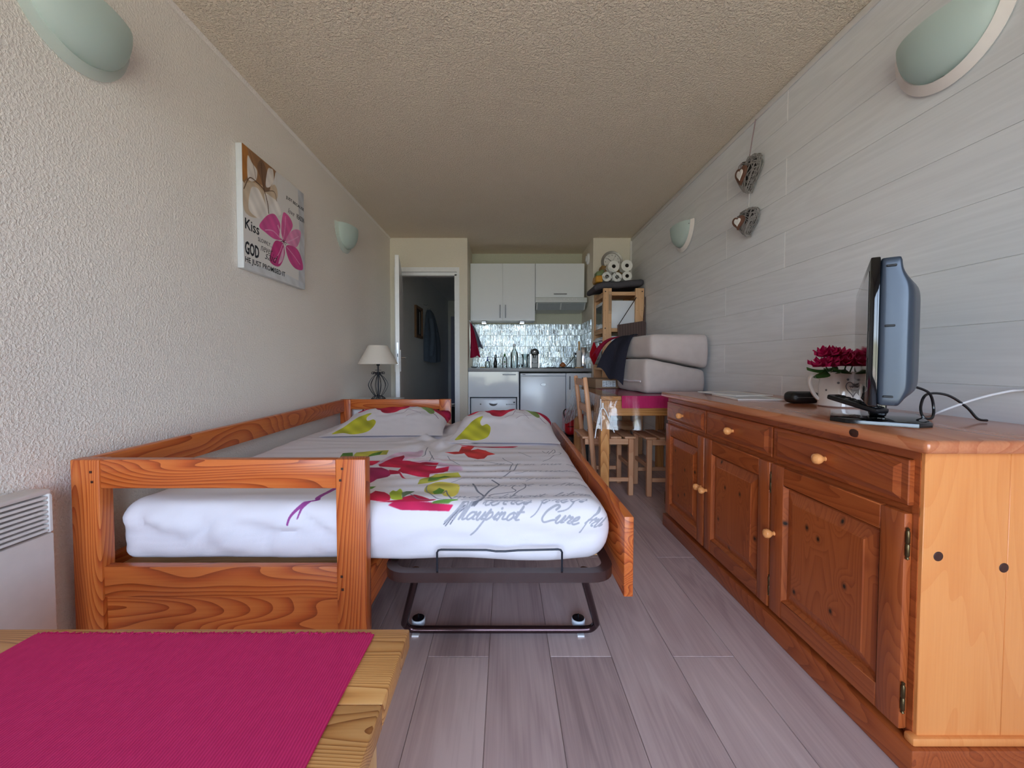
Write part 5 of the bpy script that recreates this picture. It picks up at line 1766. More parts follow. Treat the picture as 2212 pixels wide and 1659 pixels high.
# ------------------------------------------------------------------ foam seat cushions stacked on the table
def wedge(name, p00, p10, p11, p01, zb, zt, label, zipper=False, seed=0.0):
    """Corner points near-left, near-right, far-right, far-left; bottom and top heights at left and right ends."""
    r0 = root(name, ((p00[0] + p11[0]) / 2, (p00[1] + p11[1]) / 2, min(zb)))

    def fn(p):
        u, v_, t = p
        x = (p00[0] * (1 - u) + p10[0] * u) * (1 - v_) + (p01[0] * (1 - u) + p11[0] * u) * v_
        y = (p00[1] * (1 - u) + p10[1] * u) * (1 - v_) + (p01[1] * (1 - u) + p11[1] * u) * v_
        lo, hi = zb[0] * (1 - u) + zb[1] * u, zt[0] * (1 - u) + zt[1] * u
        puff = 0.010 * math.sin(math.pi * min(1, max(0, u))) * math.sin(math.pi * min(1, max(0, v_)))
        z = lo + (hi - lo) * t + (puff if t > 0.5 else 0) * 0.8
        w_ = math.sin(math.pi * min(1, max(0, t)))
        y -= (0.012 * w_ if v_ < 0.05 else 0)
        x -= (0.010 * w_ if u < 0.05 else 0)
        n_ = fnoise(u * 4 + seed, v_ * 4, t * 3 + seed)
        return (x + 0.004 * n_, y + 0.004 * n_, z + 0.003 * n_)
    b = MB()
    def f2(p):
        return fn((p[0], p[1], p[2]))
    # rounded unit block: radii are set in real proportion by scaling first
    lo, hi = (0, 0, 0), (0.48, 0.55, 0.2)
    b.rbox(lo, hi, 0.028, (22, 24, 10), lambda p: f2((p[0] / 0.48, p[1] / 0.55, p[2] / 0.2)))
    b.build('cover', M_suede, r0, True, 80)
    pip = MB()
    ring_ = []
    for u, v_ in [(k / 10, 0.0) for k in range(11)] + [(1.0, k / 10) for k in range(1, 11)]:
        q = fn((min(max(u, .03), .97), min(max(v_, .03), .97), 0.985))
        ring_.append(q)
    if zipper:
        zp = MB()
        pts = [fn((0.0, 0.08 + 0.8 * k / 8, 0.33 + 0.01 * math.sin(k))) for k in range(9)]
        zp.tube([(p[0] - 0.012, p[1], p[2]) for p in pts], 0.007, 6, flat=0.5)
        zp.build('zip', plain('white_zip', rgb(226, 220, 226), 0.4), r0)
    pip.bm.free()
    tag(r0, label, 'cushion', None)
    return r0
wedge('foam_cushion', (0.992, 2.875), (1.437, 2.935), (1.437, 3.46), (0.935, 3.40), (0.7555, 0.7555), (1.005, 0.918), 'beige suede wedge cushion on the table, lower one with white zip', True, 1.0)
wedge('foam_cushion', (1.035, 2.895), (1.445, 2.905), (1.445, 3.47), (0.975, 3.44), (1.018, 0.934), (1.176, 1.176), 'beige suede wedge cushion lying upside down on top of the lower cushion', False, 5.0)

# fleece and crimson cloth thrown over the left side of the cushions
def drape(name, top0, top1, mid0, mid1, bot0, bot1, mat, label, cat, folds, amp, seed=0, th=0.006):
    def f(u, v_):
        a = [top0[i] * (1 - u) + top1[i] * u for i in range(3)]
        m = [mid0[i] * (1 - u) + mid1[i] * u for i in range(3)]
        b = [bot0[i] * (1 - u) + bot1[i] * u for i in range(3)]
        p = [(1 - v_) ** 2 * a[i] + 2 * v_ * (1 - v_) * m[i] + v_ * v_ * b[i] for i in range(3)]
        k = v_ ** 1.3
        p[0] -= amp * k * (0.5 + 0.5 * math.sin(u * folds * math.pi + seed))
        p[2] += 0.02 * k * math.sin(u * 9 + seed)
        return p
    o = MB().thick(f, 26, 22, th).build(name, mat, None, True, 70)
    tag(o, label, cat)
drape('fleece_jacket', (1.045, 3.22, 1.196), (1.03, 3.43, 1.196), (0.955, 3.20, 1.235), (0.88, 3.44, 1.225), (0.915, 3.14, 0.80), (0.775, 3.42, 0.925), M_navy, 'charcoal fleece hanging over the left side of the stacked cushions', 'jacket', 2.0, 0.022)
drape('crimson_cloth', (1.02, 3.435, 1.187), (1.02, 3.47, 1.187), (0.87, 3.47, 1.222), (0.86, 3.58, 1.225), (0.80, 3.46, 1.03), (0.79, 3.62, 1.04), M_crimson, 'crimson cloth bunched behind the charcoal fleece', 'cloth', 2.0, 0.03, 1)

# cardboard box on the table
bx = root('cardboard_box', (0.80, 3.62, 0.7555), (0, 0, R(8)), True)
MB().box(-0.06, 0.178, -0.165, 0.20, 0, 0.078, 0.002).build('box_body', M_card, bx)
MB().box(0.0, 0.118, -0.1663, -0.1653, 0.012, 0.066).build('label', M_label, bx, False)
ink = []
for k in range(5):
    ink.append((0.006 + 0.0, 0.018 + k * 0.009, 0.030 - 0.004 * (k % 3)))
q = MB()
rr = random.Random(9)
for cx0, cw_ in ((0.005, 0.018), (0.028, 0.022), (0.066, 0.016), (0.088, 0.024)):
    for k in range(9):
        if rr.random() < 0.8:
            q.box(cx0, cx0 + cw_ * rr.uniform(.4, 1), -0.1668, -0.1664, 0.016 + k * 0.0052, 0.0178 + k * 0.0052)
for k in range(3):
    q.box(0.054, 0.059, -0.1668, -0.1664, 0.018 + k * 0.017, 0.023 + k * 0.017)
q.build('label_print', M_ink, bx, False)
writing('print', [fitted('acer', -0.02, -0.008, 0.04, 0.014, T(0.142, -0.1655, 0.038) @ RX(90) @ RZ(-90))], M_ink, bx)
tag(bx, 'flat grey-brown cardboard box with white label on the dining table', 'box')

# red case on a black crate
rc = root('red_case', (0.67, 4.03, 0.262))
MB().rbox((0.582, 3.93, 0.262), (0.765, 4.20, 0.505), 0.05, (12, 12, 12)).build('shell', M_red, rc)
MB().tube([(0.585, 3.99, 0.42), (0.574, 4.0, 0.47), (0.58, 4.03, 0.495), (0.60, 4.06, 0.507)], 0.007, 6).build('strap', M_black, rc)
MB().box(0.60, 0.745, 3.922, 3.93, 0.35, 0.356, 0.002).build('seam', M_black, rc)
tag(rc, 'shiny red case standing on a black crate in front of the fridge', 'case')
cr = root('black_crate', (0.67, 4.05, 0))
cb_ = MB()
cb_.box(0.56, 0.80, 3.90, 3.912, 0, 0.258, 0.003).box(0.56, 0.80, 4.19, 4.202, 0, 0.258, 0.003).box(0.56, 0.572, 3.912, 4.19, 0, 0.258, 0.003).box(0.788, 0.80, 3.912, 4.19, 0, 0.258, 0.003).box(0.572, 0.788, 3.912, 4.19, 0, 0.012)
cb_.build('walls', M_black, cr)
MB().box(0.555, 0.805, 3.895, 4.207, 0.2585, 0.2615, 0.001).build('lid', M_black, cr)
tag(cr, 'black crate on the floor under the red case', 'crate')

# ------------------------------------------------------------------ pine shelf unit, its contents
sf = root('shelf_unit', (1.24, 4.53, 0))
for px0, px1 in ((1.027, 1.115), (1.366, 1.455)):
    for py in (4.30, 4.725):
        MB().box(px0, px1, py, py + 0.034, 0, 1.755, 0.002).build('upright', M_ivar['Z'], sf)
for zz in (0.28, 0.60, 0.925, 1.318, 1.70):
    for px0, px1 in ((1.03, 1.062), (1.42, 1.452)):
        MB().box(px0, px1, 4.335, 4.724, zz - 0.032, zz - 0.001, 0.002).build('shelf_bearer', M_ivar['Y'], sf)
    MB().box(1.03, 1.452, 4.335, 4.724, zz, zz + 0.020, 0.002).build('shelf', M_ivar['Y'], sf)
    MB().box(1.116, 1.365, 4.305, 4.330, zz - 0.02, zz + 0.018, 0.002).build('end_rail', M_ivar['X'], sf)
for px_, zs in ((1.049, (1.72, 1.335)), (1.435, (1.72,))):
    for zz in zs:
        MB().lathe([(0.007, 0), (0.006, 0.001)], 10, T(px_, 4.2999, zz) @ RX(90)).build('hole', M_dark, sf)
for px_ in (1.049, 1.10, 1.385, 1.435):
    for k in range(7):
        MB().lathe([(0.0028, 0), (0.002, 0.0008)], 6, T(px_, 4.2999, 1.65 - k * 0.128) @ RX(90)).build('pin_hole', M_dark, sf, False)
tag(sf, 'raw pine open shelf unit in the corner beside the kitchen', 'shelf')
bk = root('hinge_strip', (1.096, 4.296, 1.58))
MB().box(1.080, 1.114, 4.2935, 4.2985, 1.487, 1.722, 0.001).build('plate', plain('pale_plywood', rgb(196, 160, 124), 0.6), bk)
for k in range(18):
    MB().box(1.086, 1.093, 4.2928, 4.2934, 1.52 + k * 0.0095, 1.525 + k * 0.0095).build('slot', M_dark, bk, False)
    MB().box(1.101, 1.108, 4.2928, 4.2934, 1.52 + k * 0.0095, 1.525 + k * 0.0095).build('slot', M_dark, bk, False)
tag(bk, 'narrow slotted strip fixed to the left upright of the pine shelf', 'strip')

mw = root('microwave', (1.22, 4.53, 1.339))
MB().box(1.060, 1.405, 4.345, 4.718, 1.3395, 1.632, 0.006, 2).build('body', M_app, mw)
md = MB().box(1.040, 1.0595, 4.345, 4.715, 1.345, 1.628, 0.006, 2).build('door', M_app, mw)
MB().box(1.0380, 1.0398, 4.42, 4.69, 1.385, 1.592).build('window', M_pianoblack, md, False)
MB().box(1.030, 1.0375, 4.365, 4.380, 1.38, 1.60, 0.003).build('handle', M_chrome, md)
tag(mw, 'white microwave on the pine shelf, its door facing the kitchen', 'microwave')
mo = root('mini_oven', (1.22, 4.53, 0.946))
MB().box(1.058, 1.40, 4.345, 4.718, 0.9455, 1.255, 0.005, 2).build('body', M_app, mo)
od = MB().box(1.036, 1.0575, 4.345, 4.715, 0.955, 1.25, 0.004, 2).build('door', M_steel, mo)
MB().box(1.0335, 1.0358, 4.37, 4.66, 1.0, 1.19).build('window', M_pianoblack, od, False)
MB().tube([(1.034, 4.37, 1.215), (1.012, 4.375, 1.215), (1.012, 4.655, 1.215), (1.034, 4.66, 1.215)], 0.006, 8).build('handle', M_chrome, od)
tag(mo, 'mini oven with dark glass door below the microwave', 'oven')
pot = root('pot_holder', (0.962, 4.45, 0.94))
MP = Matrix(((0.95, 0, 0.31, 0.962), (0.31, 0, -0.95, 4.45), (0, 1, 0, 1.07), (0, 0, 0, 1)))
MB().poly([(0, -0.128), (0.050, -0.03), (0.052, 0.01), (0.012, 0.115), (0, 0.128), (-0.012, 0.115), (-0.050, 0.01), (-0.048, -0.03)], 0.008, MP, 0.002).build('pad', plain('red_quilted_cotton', rgb(176, 18, 34), 0.8, 0, 0.2, 0.1, 160, 0.3), pot)
e_ = [(0, -0.132, .004), (0.054, -0.03, .004), (0.056, 0.01, .004), (0.012, 0.120, .004), (0, 0.132, .004), (-0.012, 0.120, .004), (-0.054, 0.01, .004), (-0.052, -0.03, .004)]
MB().tube(e_, 0.0035, 6, True, M=MP).build('edging', M_ribbonpale, pot)
MB().tube([(0.962, 4.45, 1.195), (0.975, 4.44, 1.222), (1.0, 4.43, 1.228), (1.014, 4.425, 1.225)], 0.003, 6).build('hanging_loop', M_ribbonpale, pot)
tag(pot, 'red diamond-shaped pot holder hanging from the mini oven handle', 'pot holder')

# striped bag on the shelf's near end
bg_ = root('striped_bag', (1.32, 4.27, 1.0))
MB().poly([(1.195, 0.98), (1.174, 1.30), (1.172, 1.368), (1.443, 1.408), (1.462, 1.39), (1.463, 0.98)], 0.03, Matrix(((1, 0, 0, 0), (0, 0, -1, 4.282), (0, 1, 0, 0), (0, 0, 0, 1))), 0.004).build('bag_body', M_bag, bg_)
MB().tube([(1.178, 4.262, 1.366), (1.352, 4.275, 1.632), (1.368, 4.285, 1.655)], 0.004, 6).build('strap', M_black, bg_)
MB().poly([(1.440, 1.40), (1.452, 1.55), (1.458, 1.66), (1.464, 1.66), (1.464, 1.38)], 0.012, Matrix(((1, 0, 0, 0), (0, 0, -1, 4.29), (0, 1, 0, 0), (0, 0, 0, 1)))).build('side_strap', M_bag, bg_)
tag(bg_, 'dark striped shopping bag hanging on the near end of the pine shelf', 'bag')

gp = MB().rbox((0.935, 4.31, 1.756), (1.462, 4.75, 1.826), 0.033, (18, 14, 5), lambda p: (p[0], p[1], p[2] + (0.035 * ((p[0] - 0.935) / 0.53) ** 2 if p[0] > 0.95 else 0) + 0.003 * math.sin(p[0] * 30) - (0.03 * max(0, (1.03 - p[0]) / 0.1) ** 1.5)))
gpo = gp.build('grey_pillow', M_greypillow, None, True, 70)
tag(gpo, 'flat dark grey pillow lying on top of the pine shelf', 'pillow')
rolls = ((1.078, 1.888, 'leftmost of the three bottom toilet rolls on the grey pillow'), (1.186, 1.883, 'middle one of the three bottom toilet rolls on the grey pillow'), (1.293, 1.894, 'rightmost of the three bottom toilet rolls on the grey pillow'),
         (1.150, 1.996, 'upper toilet roll under the clock, left one of the top pair'), (1.290, 2.004, 'upper toilet roll beside the corner trim, right one of the top pair'))
for k, (rx_, rz_, lb) in enumerate(rolls):
    r0 = root('toilet_roll', (rx_, 4.42, rz_ - 0.05))
    s_ = 0.052 if k < 3 else 0.061
    MB().lathe([(0.0205, 0), (s_ - 0.004, -0.001), (s_, 0.003), (s_, 0.097), (s_ - 0.003, 0.1), (0.0205, 0.1)], 28, T(rx_, 4.46, rz_) @ RX(90), caps=False).build('paper', M_tissue, r0)
    MB().lathe([(0.0204, 0.002), (0.0204, 0.098), (0.019, 0.098), (0.019, 0.002)], 20, T(rx_, 4.46, rz_) @ RX(90), caps=False).build('core', plain('grey_card_core', rgb(96, 92, 88), 0.9) if k == 0 else bpy.data.materials['grey_card_core'], r0)
    tag(r0, lb, 'toilet roll', 'toilet rolls on top of the shelf')
wrp = MB()
wrp.thick(lambda u, v_: (1.035 + 0.20 * u, 4.355 - 0.012 * math.sin(u * 14 + v_ * 8), 1.842 + 0.12 * v_ + 0.02 * math.sin(u * 6)), 20, 12, 0.0008)
tag(wrp.build('plastic_wrap', M_clear, None, True, 60), 'torn clear plastic wrap around the toilet rolls', 'packaging')
pb = MB().rbox((1.06, 4.50, 1.868), (1.36, 4.70, 2.045), 0.02, (14, 10, 10), lambda p: (p[0] + 0.008 * fnoise(p[0] * 20, p[1] * 20, p[2] * 20), p[1], p[2] + (0.05 * fnoise(p[0] * 14, 3, 1) if p[2] > 1.95 else 0)))
tag(pb.build('kraft_bag', M_kraft, None, True, 40), 'crumpled brown paper bag behind the toilet rolls', 'bag')
yp = MB().rbox((0.955, 4.34, 1.826), (1.030, 4.52, 1.90), 0.015, (8, 8, 8), lambda p: (p[0] + 0.01 * fnoise(p[0] * 30, p[1] * 20, p[2] * 30), p[1], p[2] + 0.01 * fnoise(p[2] * 30, p[0] * 25, 2)))
tag(yp.build('yellow_packet', M_yellow, None, True, 40), 'ochre packet tucked beside the leftmost toilet roll', 'packet')
gy = MB().rbox((0.985, 4.47, 1.90), (1.075, 4.6, 2.0), 0.015, (8, 8, 8), lambda p: (p[0] + 0.02 * fnoise(p[0] * 30, p[1] * 20, p[2] * 30), p[1], p[2] - 0.5 * (1.075 - p[0]) + 0.02 * fnoise(p[2] * 30, p[0] * 25, 2)))
tag(gy.build('green_wrapper', plain('green_yellow_wrapper', rgb(112, 128, 84), 0.5, 0, 0.4, 0.5, 30), None, True, 40), 'green and yellow wrapper above the ochre packet', 'packet')

# ------------------------------------------------------------------ hanging rattan hearts
hg = root('hanging_hearts', (1.44, 2.44, 1.73))
def heart_pts(w_, h_, n=40):
    out = []
    for k in range(n):
        t = 2 * math.pi * k / n
        x = 16 * math.sin(t) ** 3 / 32 * w_
        y = (13 * math.cos(t) - 5 * math.cos(2 * t) - 2 * math.cos(3 * t) - math.cos(4 * t) + 2.5) / 29 * h_
        out.append((x, y))
    return out
def heart(yc, zc, w_, h_, seed, xw, turn):
    MH = Matrix(((0, 0, -1, xw), (1, 0, 0, yc), (0, 1, 0, zc), (0, 0, 0, 1)))
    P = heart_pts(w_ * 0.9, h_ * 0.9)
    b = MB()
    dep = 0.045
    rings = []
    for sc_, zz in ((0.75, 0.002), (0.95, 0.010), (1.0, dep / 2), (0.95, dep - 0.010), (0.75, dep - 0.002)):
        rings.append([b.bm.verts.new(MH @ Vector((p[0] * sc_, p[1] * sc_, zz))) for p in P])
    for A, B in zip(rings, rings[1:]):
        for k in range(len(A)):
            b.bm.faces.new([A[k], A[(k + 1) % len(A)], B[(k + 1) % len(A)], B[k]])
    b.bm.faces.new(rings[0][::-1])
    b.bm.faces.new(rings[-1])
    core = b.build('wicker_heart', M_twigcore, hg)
    q = random.Random(seed)
    PO = heart_pts(w_, h_, 60)
    tw = MB()
    for k in range(46):
        i, j = q.randrange(60), q.randrange(60)
        if abs(i - j) < 8 or abs(i - j) > 52:
            continue
        a, c = PO[i], PO[j]
        m = ((a[0] + c[0]) / 2, (a[1] + c[1]) / 2)
        front = dep + 0.004 + q.uniform(0, .006)
        tw.tube([(a[0], a[1], dep * q.uniform(.3, .7)), (a[0] * .8 + m[0] * .2, a[1] * .8 + m[1] * .2, front - .003), (m[0], m[1], front), (c[0] * .8 + m[0] * .2, c[1] * .8 + m[1] * .2, front - .003), (c[0], c[1], dep * q.uniform(.3, .7))], q.uniform(.0022, .0036), 5, M=MH)
    for k in range(5):
        zz = dep * (0.15 + 0.17 * k)
        tw.tube([(p[0] * q.uniform(.98, 1.03), p[1] * q.uniform(.98, 1.03), zz + q.uniform(-.004, .004)) for p in PO], 0.0025, 5, True, M=MH)
    stuff(tw.build('twigs', M_twig, core))
    PW = heart_pts(w_ * 0.52, h_ * 0.52)
    sn, cn = math.sin(R(turn)), math.cos(R(turn))
    MW = Matrix(((sn, 0, -cn, xw - dep - 0.012 - 0.04 * sn), (-cn, 0, -sn, yc + 0.014), (0, 1, 0, zc + 0.004), (0, 0, 0, 1)))
    MB().poly(PW, 0.012, MW, 0.003).build('wooden_heart', M_heartwood, core)
    MB().poly(heart_pts(w_ * 0.28, h_ * 0.30), 0.004, MW @ T(0, 0.004, 0.0122), 0.001).build('white_heart', M_paper, core)
heart(2.44, 2.075, 0.195, 0.20, 3, 1.462, 4)
heart(2.445, 1.80, 0.165, 0.155, 8, 1.462, 16)
MB().tube([(1.452, 2.41, 2.385), (1.440, 2.425, 2.26), (1.432, 2.437, 2.155)], 0.0035, 6).build('ribbon', M_ribbon, hg)
MB().tube([(1.440, 2.44, 1.985), (1.440, 2.443, 1.86)], 0.0025, 6).build('ribbon', M_ribbonpale, hg)
MB().tube([tuple(p) for p in catmull([(1.425, 2.45, 2.14), (1.41, 2.475, 2.165), (1.405, 2.47, 2.14), (1.425, 2.445, 2.145), (1.41, 2.42, 2.16), (1.41, 2.43, 2.135)], 4)], 0.0022, 5).build('bow', M_ribbon, hg)
tag(hg, 'pair of grey rattan hearts hanging one above the other on panelled wall', 'wall decoration')

# ------------------------------------------------------------------ television and things on the sideboard
ZS = 0.8015
tv = root('television', (1.114, 1.242, ZS), (0, 0, math.atan2(0.782, 0.623)), True)
Wt, zb, zt = 0.70, 0.068, 0.425
def stand(p):
    return p
pts = [(-0.11, -0.10), (0.11, -0.10), (0.145, -0.07), (0.145, 0.08), (0.11, 0.115), (-0.11, 0.115), (-0.145, 0.08), (-0.145, -0.07)]
MB().poly(pts, 0.013, T(0, -0.02, 0.0), 0.004).build('stand_base', M_pianoblack, tv)
MB().box(-0.05, 0.05, -0.035, 0.005, 0.0135, 0.075, 0.008, 2).build('stand_neck', M_pianoblack, tv)
b = MB()
b.box(-Wt / 2, Wt / 2, 0.008, 0.026, zb, zt, 0.003, 2)
bez = b.build('bezel', M_pianoblack, tv)
MB().box(-Wt / 2 + 0.028, Wt / 2 - 0.028, 0.0262, 0.0275, zb + 0.045, zt - 0.028).build('screen', M_screen, tv, False)
def shell_fn(p):
    # the casing swells towards the middle of the back
    kx = min(1, max(0, (0.352 - abs(p[0])) / 0.075)) ** 0.6
    zz = (p[2] - zb) / (zt - zb)
    bul = 1 / (1 + math.exp((zz - 0.86) * 34)) * 1 / (1 + math.exp((0.06 - zz) * 40))
    d = (0.0035 - p[1]) / 0.034
    return (p[0], p[1] - 0.040 * d * bul * (0.25 + 0.75 * kx), p[2])
b = MB()
b.rbox((-Wt / 2 + 0.004, -0.030, zb + 0.002), (Wt / 2 - 0.004, 0.0078, zt - 0.002), 0.007, (60, 8, 40), shell_fn)
shl = b.build('back_shell', M_tvshell, tv, True, 60)
for zz in (zt - 0.026, zb + 0.19, zb + 0.022):
    MB().box(-Wt / 2 - 0.0005, -Wt / 2 + 0.0065, -0.020, -0.002, zz, zz + 0.005, 0.001).build('slot', M_dark, shl)
tag(tv, 'flat television with blue-grey back on glossy black stand, seen edge-on on sideboard', 'television')

rm = root('remote_control', (1.066, 1.238, ZS + 0.037), (R(11), R(0), R(7)), True)
MB().box(-0.022, 0.022, -0.08, 0.08, 0.004, 0.020, 0.005, 2).build('casing', M_black, rm)
for i in range(3):
    for j in range(8):
        MB().box(-0.015 + i * 0.011, -0.007 + i * 0.011, -0.07 + j * 0.017, -0.06 + j * 0.017, 0.0202, 0.0222, 0.0008).build('button', M_steel if (i + j) % 5 == 0 else M_dark, rm, False)
tag(rm, 'black remote control propped on the television stand', 'remote control')

jx, jy = 1.322, 1.615
jg = root('jug', (jx, jy, ZS))
MB().lathe([(0.062, 0), (0.068, 0.004), (0.066, 0.03), (0.064, 0.075), (0.062, 0.105), (0.066, 0.125), (0.071, 0.136), (0.068, 0.137), (0.059, 0.105), (0.060, 0.05), (0.056, 0.008), (0.0, 0.006)], 36, T(jx, jy, ZS), caps=False).build('body', M_ceramic, jg)
dirh = Vector((-0.93, 0.36, 0))
def jp(r, z, tt=0.0):
    return (jx + dirh.x * r, jy + dirh.y * r, ZS + z)
MB().tube([tuple(p) for p in catmull([jp(0.060, 0.112), jp(0.080, 0.122), jp(0.094, 0.108), jp(0.094, 0.08), jp(0.080, 0.045), jp(0.064, 0.025)], 5)], 0.0075, 8, flat=1.3).build('handle', M_ceramic, jg)
for a, zz in ((-130, .095), (-104, .108), (-138, .035), (-112, .028), (-88, .040), (-165, .065), (-60, .09), (-75, .03)):
    ca, sa = math.cos(R(a)), math.sin(R(a))
    MB().lathe([(0.0045, 0), (0.003, 0.0012)], 10, T(jx + 0.0640 * ca, jy + 0.0640 * sa, ZS + zz) @ RZ(a) @ RY(90)).build('dot', M_greydot, jg)
hp = heart_pts(0.050, 0.058, 28)
def on_jug(px_, pz_, a0=-88):
    a = R(a0) + px_ / 0.065
    return (jx + 0.0655 * math.cos(a), jy + 0.0655 * math.sin(a), ZS + 0.070 + pz_)
em = MB()
em.tube([on_jug(p[0], p[1]) for p in hp], 0.0016, 5, True)
em.tube([on_jug(-0.014 + 0.028 * k / 12, 0.012 + 0.004 * math.sin(k * 2.2)) for k in range(13)], 0.0014, 5)
for k in range(5):
    em.tube([on_jug(-0.010 + k * 0.002, 0.002 - k * 0.005), on_jug(0.0, -0.002 - k * 0.004), on_jug(0.010 - k * 0.002, 0.002 - k * 0.005)], 0.0011, 5)
em.build('heart_emblem', M_greydot, jg)
tag(jg, 'white glazed jug with grey dots and heart emblem behind the television', 'jug')

def peony(x, y, z, s_, seed, label):
    q = random.Random(seed)
    r0 = root('peony', (jx, jy, ZS + 0.03))
    b = MB()
    for layer in range(4):
        n = (5, 6, 8, 9)[layer]
        for k in range(n):
            a = 2 * math.pi * (k + 0.5 * (layer % 2) + q.uniform(-.15, .15)) / n
            open_ = (0.25, 0.55, 0.95, 1.35)[layer] + q.uniform(-.12, .12)
            L = s_ * (0.55, 0.7, 0.85, 1.0)[layer] * q.uniform(.85, 1.1)
            Wd = L * 0.75
            Mx = T(x, y, z) @ Matrix.Rotation(a, 4, 'Z') @ Matrix.Rotation(open_, 4, 'Y')
            rf_ = q.uniform(0, 6)
            def pf(u, v_):
                w_ = (u - 0.5) * 2
                sh_ = math.sin(math.pi * min(1, v_ * 0.9 + 0.06)) ** 0.6
                return Mx @ Vector((L * 0.25 * (w_ * w_) * v_ - 0.2 * L * v_ * v_ + 0.05 * L * math.sin(u * 12 + rf_) * v_, Wd * 0.5 * w_ * sh_, L * v_ * (1 - 0.12 * abs(w_) - 0.08 * math.sin(u * 17 + rf_) ** 2)))
            b.grid(pf, 6, 5)
    b.build('bloom', M_petal, r0, True, 80)
    MB().tube([(jx + (x - jx) * .3, jy + (y - jy) * .3, ZS + 0.03), (jx + (x - jx) * .6, jy + (y - jy) * .6, ZS + 0.12), (x, y, z)], 0.0025, 6).build('stem', M_leaf, r0)
    for k in range(2):
        a = math.atan2(y - jy, x - jx) + q.uniform(-1.0, 1.0)
        L = 0.065 * q.uniform(.8, 1.2)
        Ml = T(x, y, z - 0.012) @ Matrix.Rotation(a, 4, 'Z') @ Matrix.Rotation(R(q.uniform(95, 130)), 4, 'Y')
        MB().thick(lambda u, v_: Ml @ Vector((0.012 * ((u - .5) * 2) ** 2 - 0.02 * v_ * v_, L * 0.36 * (u - .5) * 2 * math.sin(math.pi * min(1, v_ * .97 + .02)), L * v_)), 4, 8, 0.0008).build('leaf', M_leaf, r0, True, 60)
    tag(r0, label, 'flower', 'crimson flowers in the jug')
peony(jx - 0.068, jy - 0.020, ZS + 0.158, 0.062, 1, 'crimson peony hanging over the handle side of the white jug')
peony(jx - 0.012, jy - 0.046, ZS + 0.160, 0.060, 2, 'crimson peony in front centre of the white jug')
peony(jx - 0.024, jy + 0.010, ZS + 0.196, 0.066, 3, 'topmost crimson peony in the white jug')
peony(jx + 0.045, jy - 0.020, ZS + 0.182, 0.062, 4, 'crimson peony of the white jug next to the television screen')
peony(jx + 0.030, jy + 0.050, ZS + 0.172, 0.055, 5, 'crimson peony at the wall side of the white jug')

cs = root('black_case', (1.262, 1.735, ZS))
MB().rbox((1.205, 1.700, ZS), (1.325, 1.775, ZS + 0.050), 0.022, (14, 10, 8)).build('case_shell', plain('black_leatherette', rgb(18, 16, 18), 0.4, 0, 0.5, 0.2, 120), cs)
MB().tube([(1.21, 1.6985, ZS + 0.027), (1.262, 1.6975, ZS + 0.027), (1.318, 1.6985, ZS + 0.027)], 0.0012, 5).build('zip', M_steel, cs)
tag(cs, 'small black zipped case lying left of the white jug', 'case')
def magazine(x, y, rz, z0, n, label):
    r0 = root('magazine', (x, y, z0), (0, 0, R(rz)), True)
    MB().box(-0.105, 0.105, -0.1485, 0.1485, 0, n, 0.0005).build('pages', M_paper, r0, False)
    MB().box(-0.085, 0.06, -0.11, 0.10, n + 0.0001, n + 0.0004).build('printed_picture', plain('soft_grey_print', rgb(196, 198, 204), 0.4) if 'soft_grey_print' not in bpy.data.materials else bpy.data.materials['soft_grey_print'], r0, False)
    tag(r0, label, 'magazine')
magazine(1.185, 2.00, -6, ZS, 0.006, 'white magazine lying flat on the sideboard near the black case')
magazine(1.215, 2.17, 10, ZS + 0.0063, 0.004, 'white leaflet on top of the magazine, towards the far end of the sideboard')

bc = MB()
bc.tube([tuple(p) for p in catmull([(1.215, 1.215, 0.905), (1.25, 1.20, 0.885), (1.27, 1.205, 0.84), (1.25, 1.19, 0.812), (1.225, 1.19, 0.815), (1.232, 1.205, 0.845), (1.26, 1.215, 0.88), (1.31, 1.205, 0.878), (1.35, 1.19, 0.845), (1.372, 1.18, 0.812), (1.40, 1.18, 0.8065)], 6)], 0.0036, 8)
tag(bc.build('power_cable', M_black, None), 'black cable looping down from the back of the television', 'cable')
wc = MB()
wc.tube([tuple(p) for p in catmull([(1.335, 1.32, 0.8065), (1.318, 1.262, 0.8075), (1.30, 1.22, 0.825), (1.36, 1.185, 0.865), (1.42, 1.165, 0.888), (1.455, 1.14, 0.897), (1.459, 1.0, 0.90), (1.459, 0.8, 0.90)], 6)], 0.0034, 8)
tag(wc.build('aerial_cable', M_cabwhite, None), 'white aerial cable running along panelled wall from the television', 'cable')

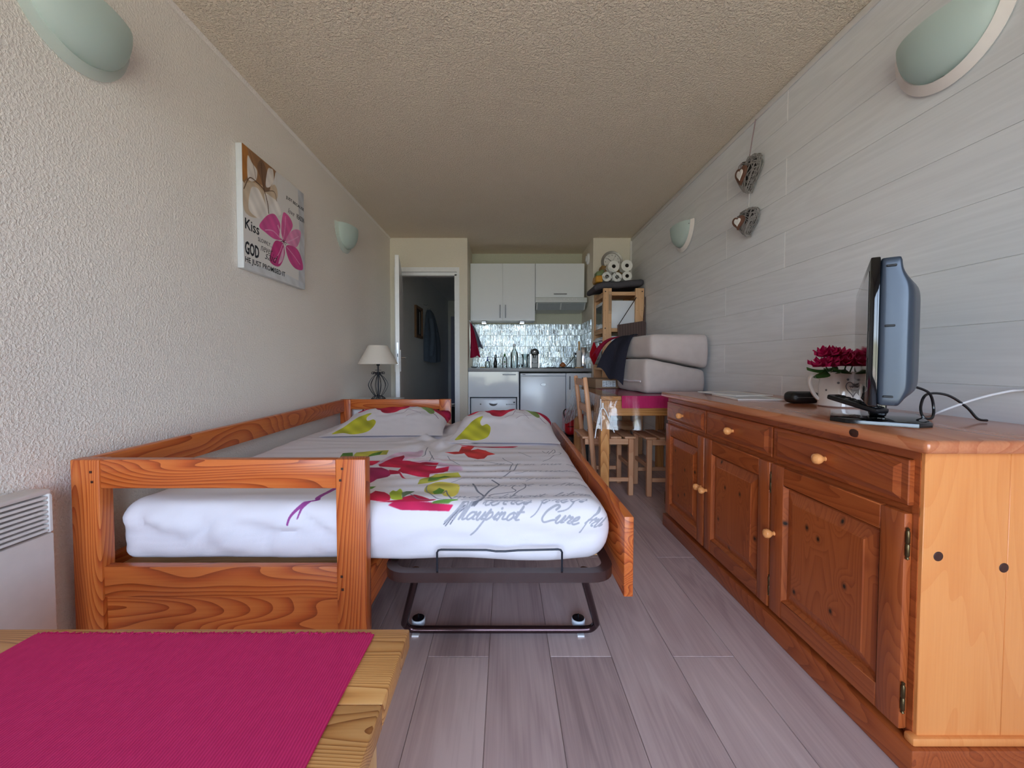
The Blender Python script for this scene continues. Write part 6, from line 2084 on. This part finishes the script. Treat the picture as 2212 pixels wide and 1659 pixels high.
# ------------------------------------------------------------------ hall: picture, coat, bag
hp_ = root('hall_picture', (-1.349, 6.3, 1.58))
XH = -1.3495
fm = MB()
for a, b_, c0, c1 in ((6.06, 6.10, 1.35, 1.83), (6.50, 6.54, 1.35, 1.83)):
    fm.box(XH, XH + 0.03, a, b_, c0, c1)
fm.box(XH, XH + 0.03, 6.10, 6.50, 1.35, 1.39).box(XH, XH + 0.03, 6.10, 6.50, 1.79, 1.83)
fm.build('frame', plain('brown_gilt_frame', rgb(120, 84, 48), 0.4), hp_, False)
MB().box(XH, XH + 0.012, 6.10, 6.50, 1.39, 1.79).build('picture_sheet', plain('dark_picture', rgb(60, 52, 48), 0.5), hp_, False)
MB().box(XH + 0.0122, XH + 0.014, 6.36, 6.39, 1.42, 1.76).build('pale_strip', M_paper, hp_, False)
tag(hp_, 'dark framed picture on the left wall of the hall', 'picture')
co_ = root('hanging_coat', (-1.25, 7.05, 1.0))
def coat(u, v_):
    a = -math.pi / 2 + math.pi * u
    k = min(1, v_ * 1.6) ** 0.6
    wd = 0.06 + 0.30 * k
    dpt = 0.05 + 0.13 * k
    return (-1.34 + dpt * math.cos(a) * (1 + 0.12 * math.sin(u * 26)), 7.05 + wd * math.sin(a), 1.86 - 0.86 * v_ - 0.03 * math.sin(u * 5) * v_)
MB().thick(coat, 30, 18, 0.012).build('coat_body', M_coat, co_, True, 70)
def sleeve(u, v_):
    a = 2 * math.pi * u
    return (-1.24 + 0.045 * math.cos(a) + 0.03 * math.sin(v_ * 3), 6.80 + 0.05 * math.sin(a) - 0.05 * v_, 1.70 - 0.62 * v_)
MB().grid(sleeve, 14, 12).build('sleeve', M_coat, co_, True, 70)
MB().box(-1.165, -1.16, 6.93, 6.99, 1.50, 1.515).build('chest_tag', M_black, co_, False)
MB().tube([(-1.349, 7.05, 1.90), (-1.30, 7.05, 1.885), (-1.285, 7.05, 1.905)], 0.006, 6).build('hook', M_chrome, co_)
MB().tube([(-1.349, 6.75, 1.93), (-1.30, 6.75, 1.915), (-1.285, 6.75, 1.935)], 0.006, 6).build('hook', M_chrome, co_)
tag(co_, 'slate blue coat hanging on a hook in the dark hall', 'coat')
hb_ = root('dark_bag', (-0.93, 6.2, 0))
MB().rbox((-1.16, 6.0, 0), (-0.70, 6.5, 0.28), 0.13, (14, 14, 10)).build('bag_body', plain('dark_bag_cloth', rgb(40, 42, 48), 0.9), hb_, True, 70)
MB().tube([(-1.03, 6.2, 0.275), (-0.98, 6.2, 0.33), (-0.90, 6.2, 0.33), (-0.85, 6.2, 0.275)], 0.008, 6).build('handle', M_black, hb_)
tag(hb_, 'dark rounded bag on the hall floor behind the open door', 'bag')
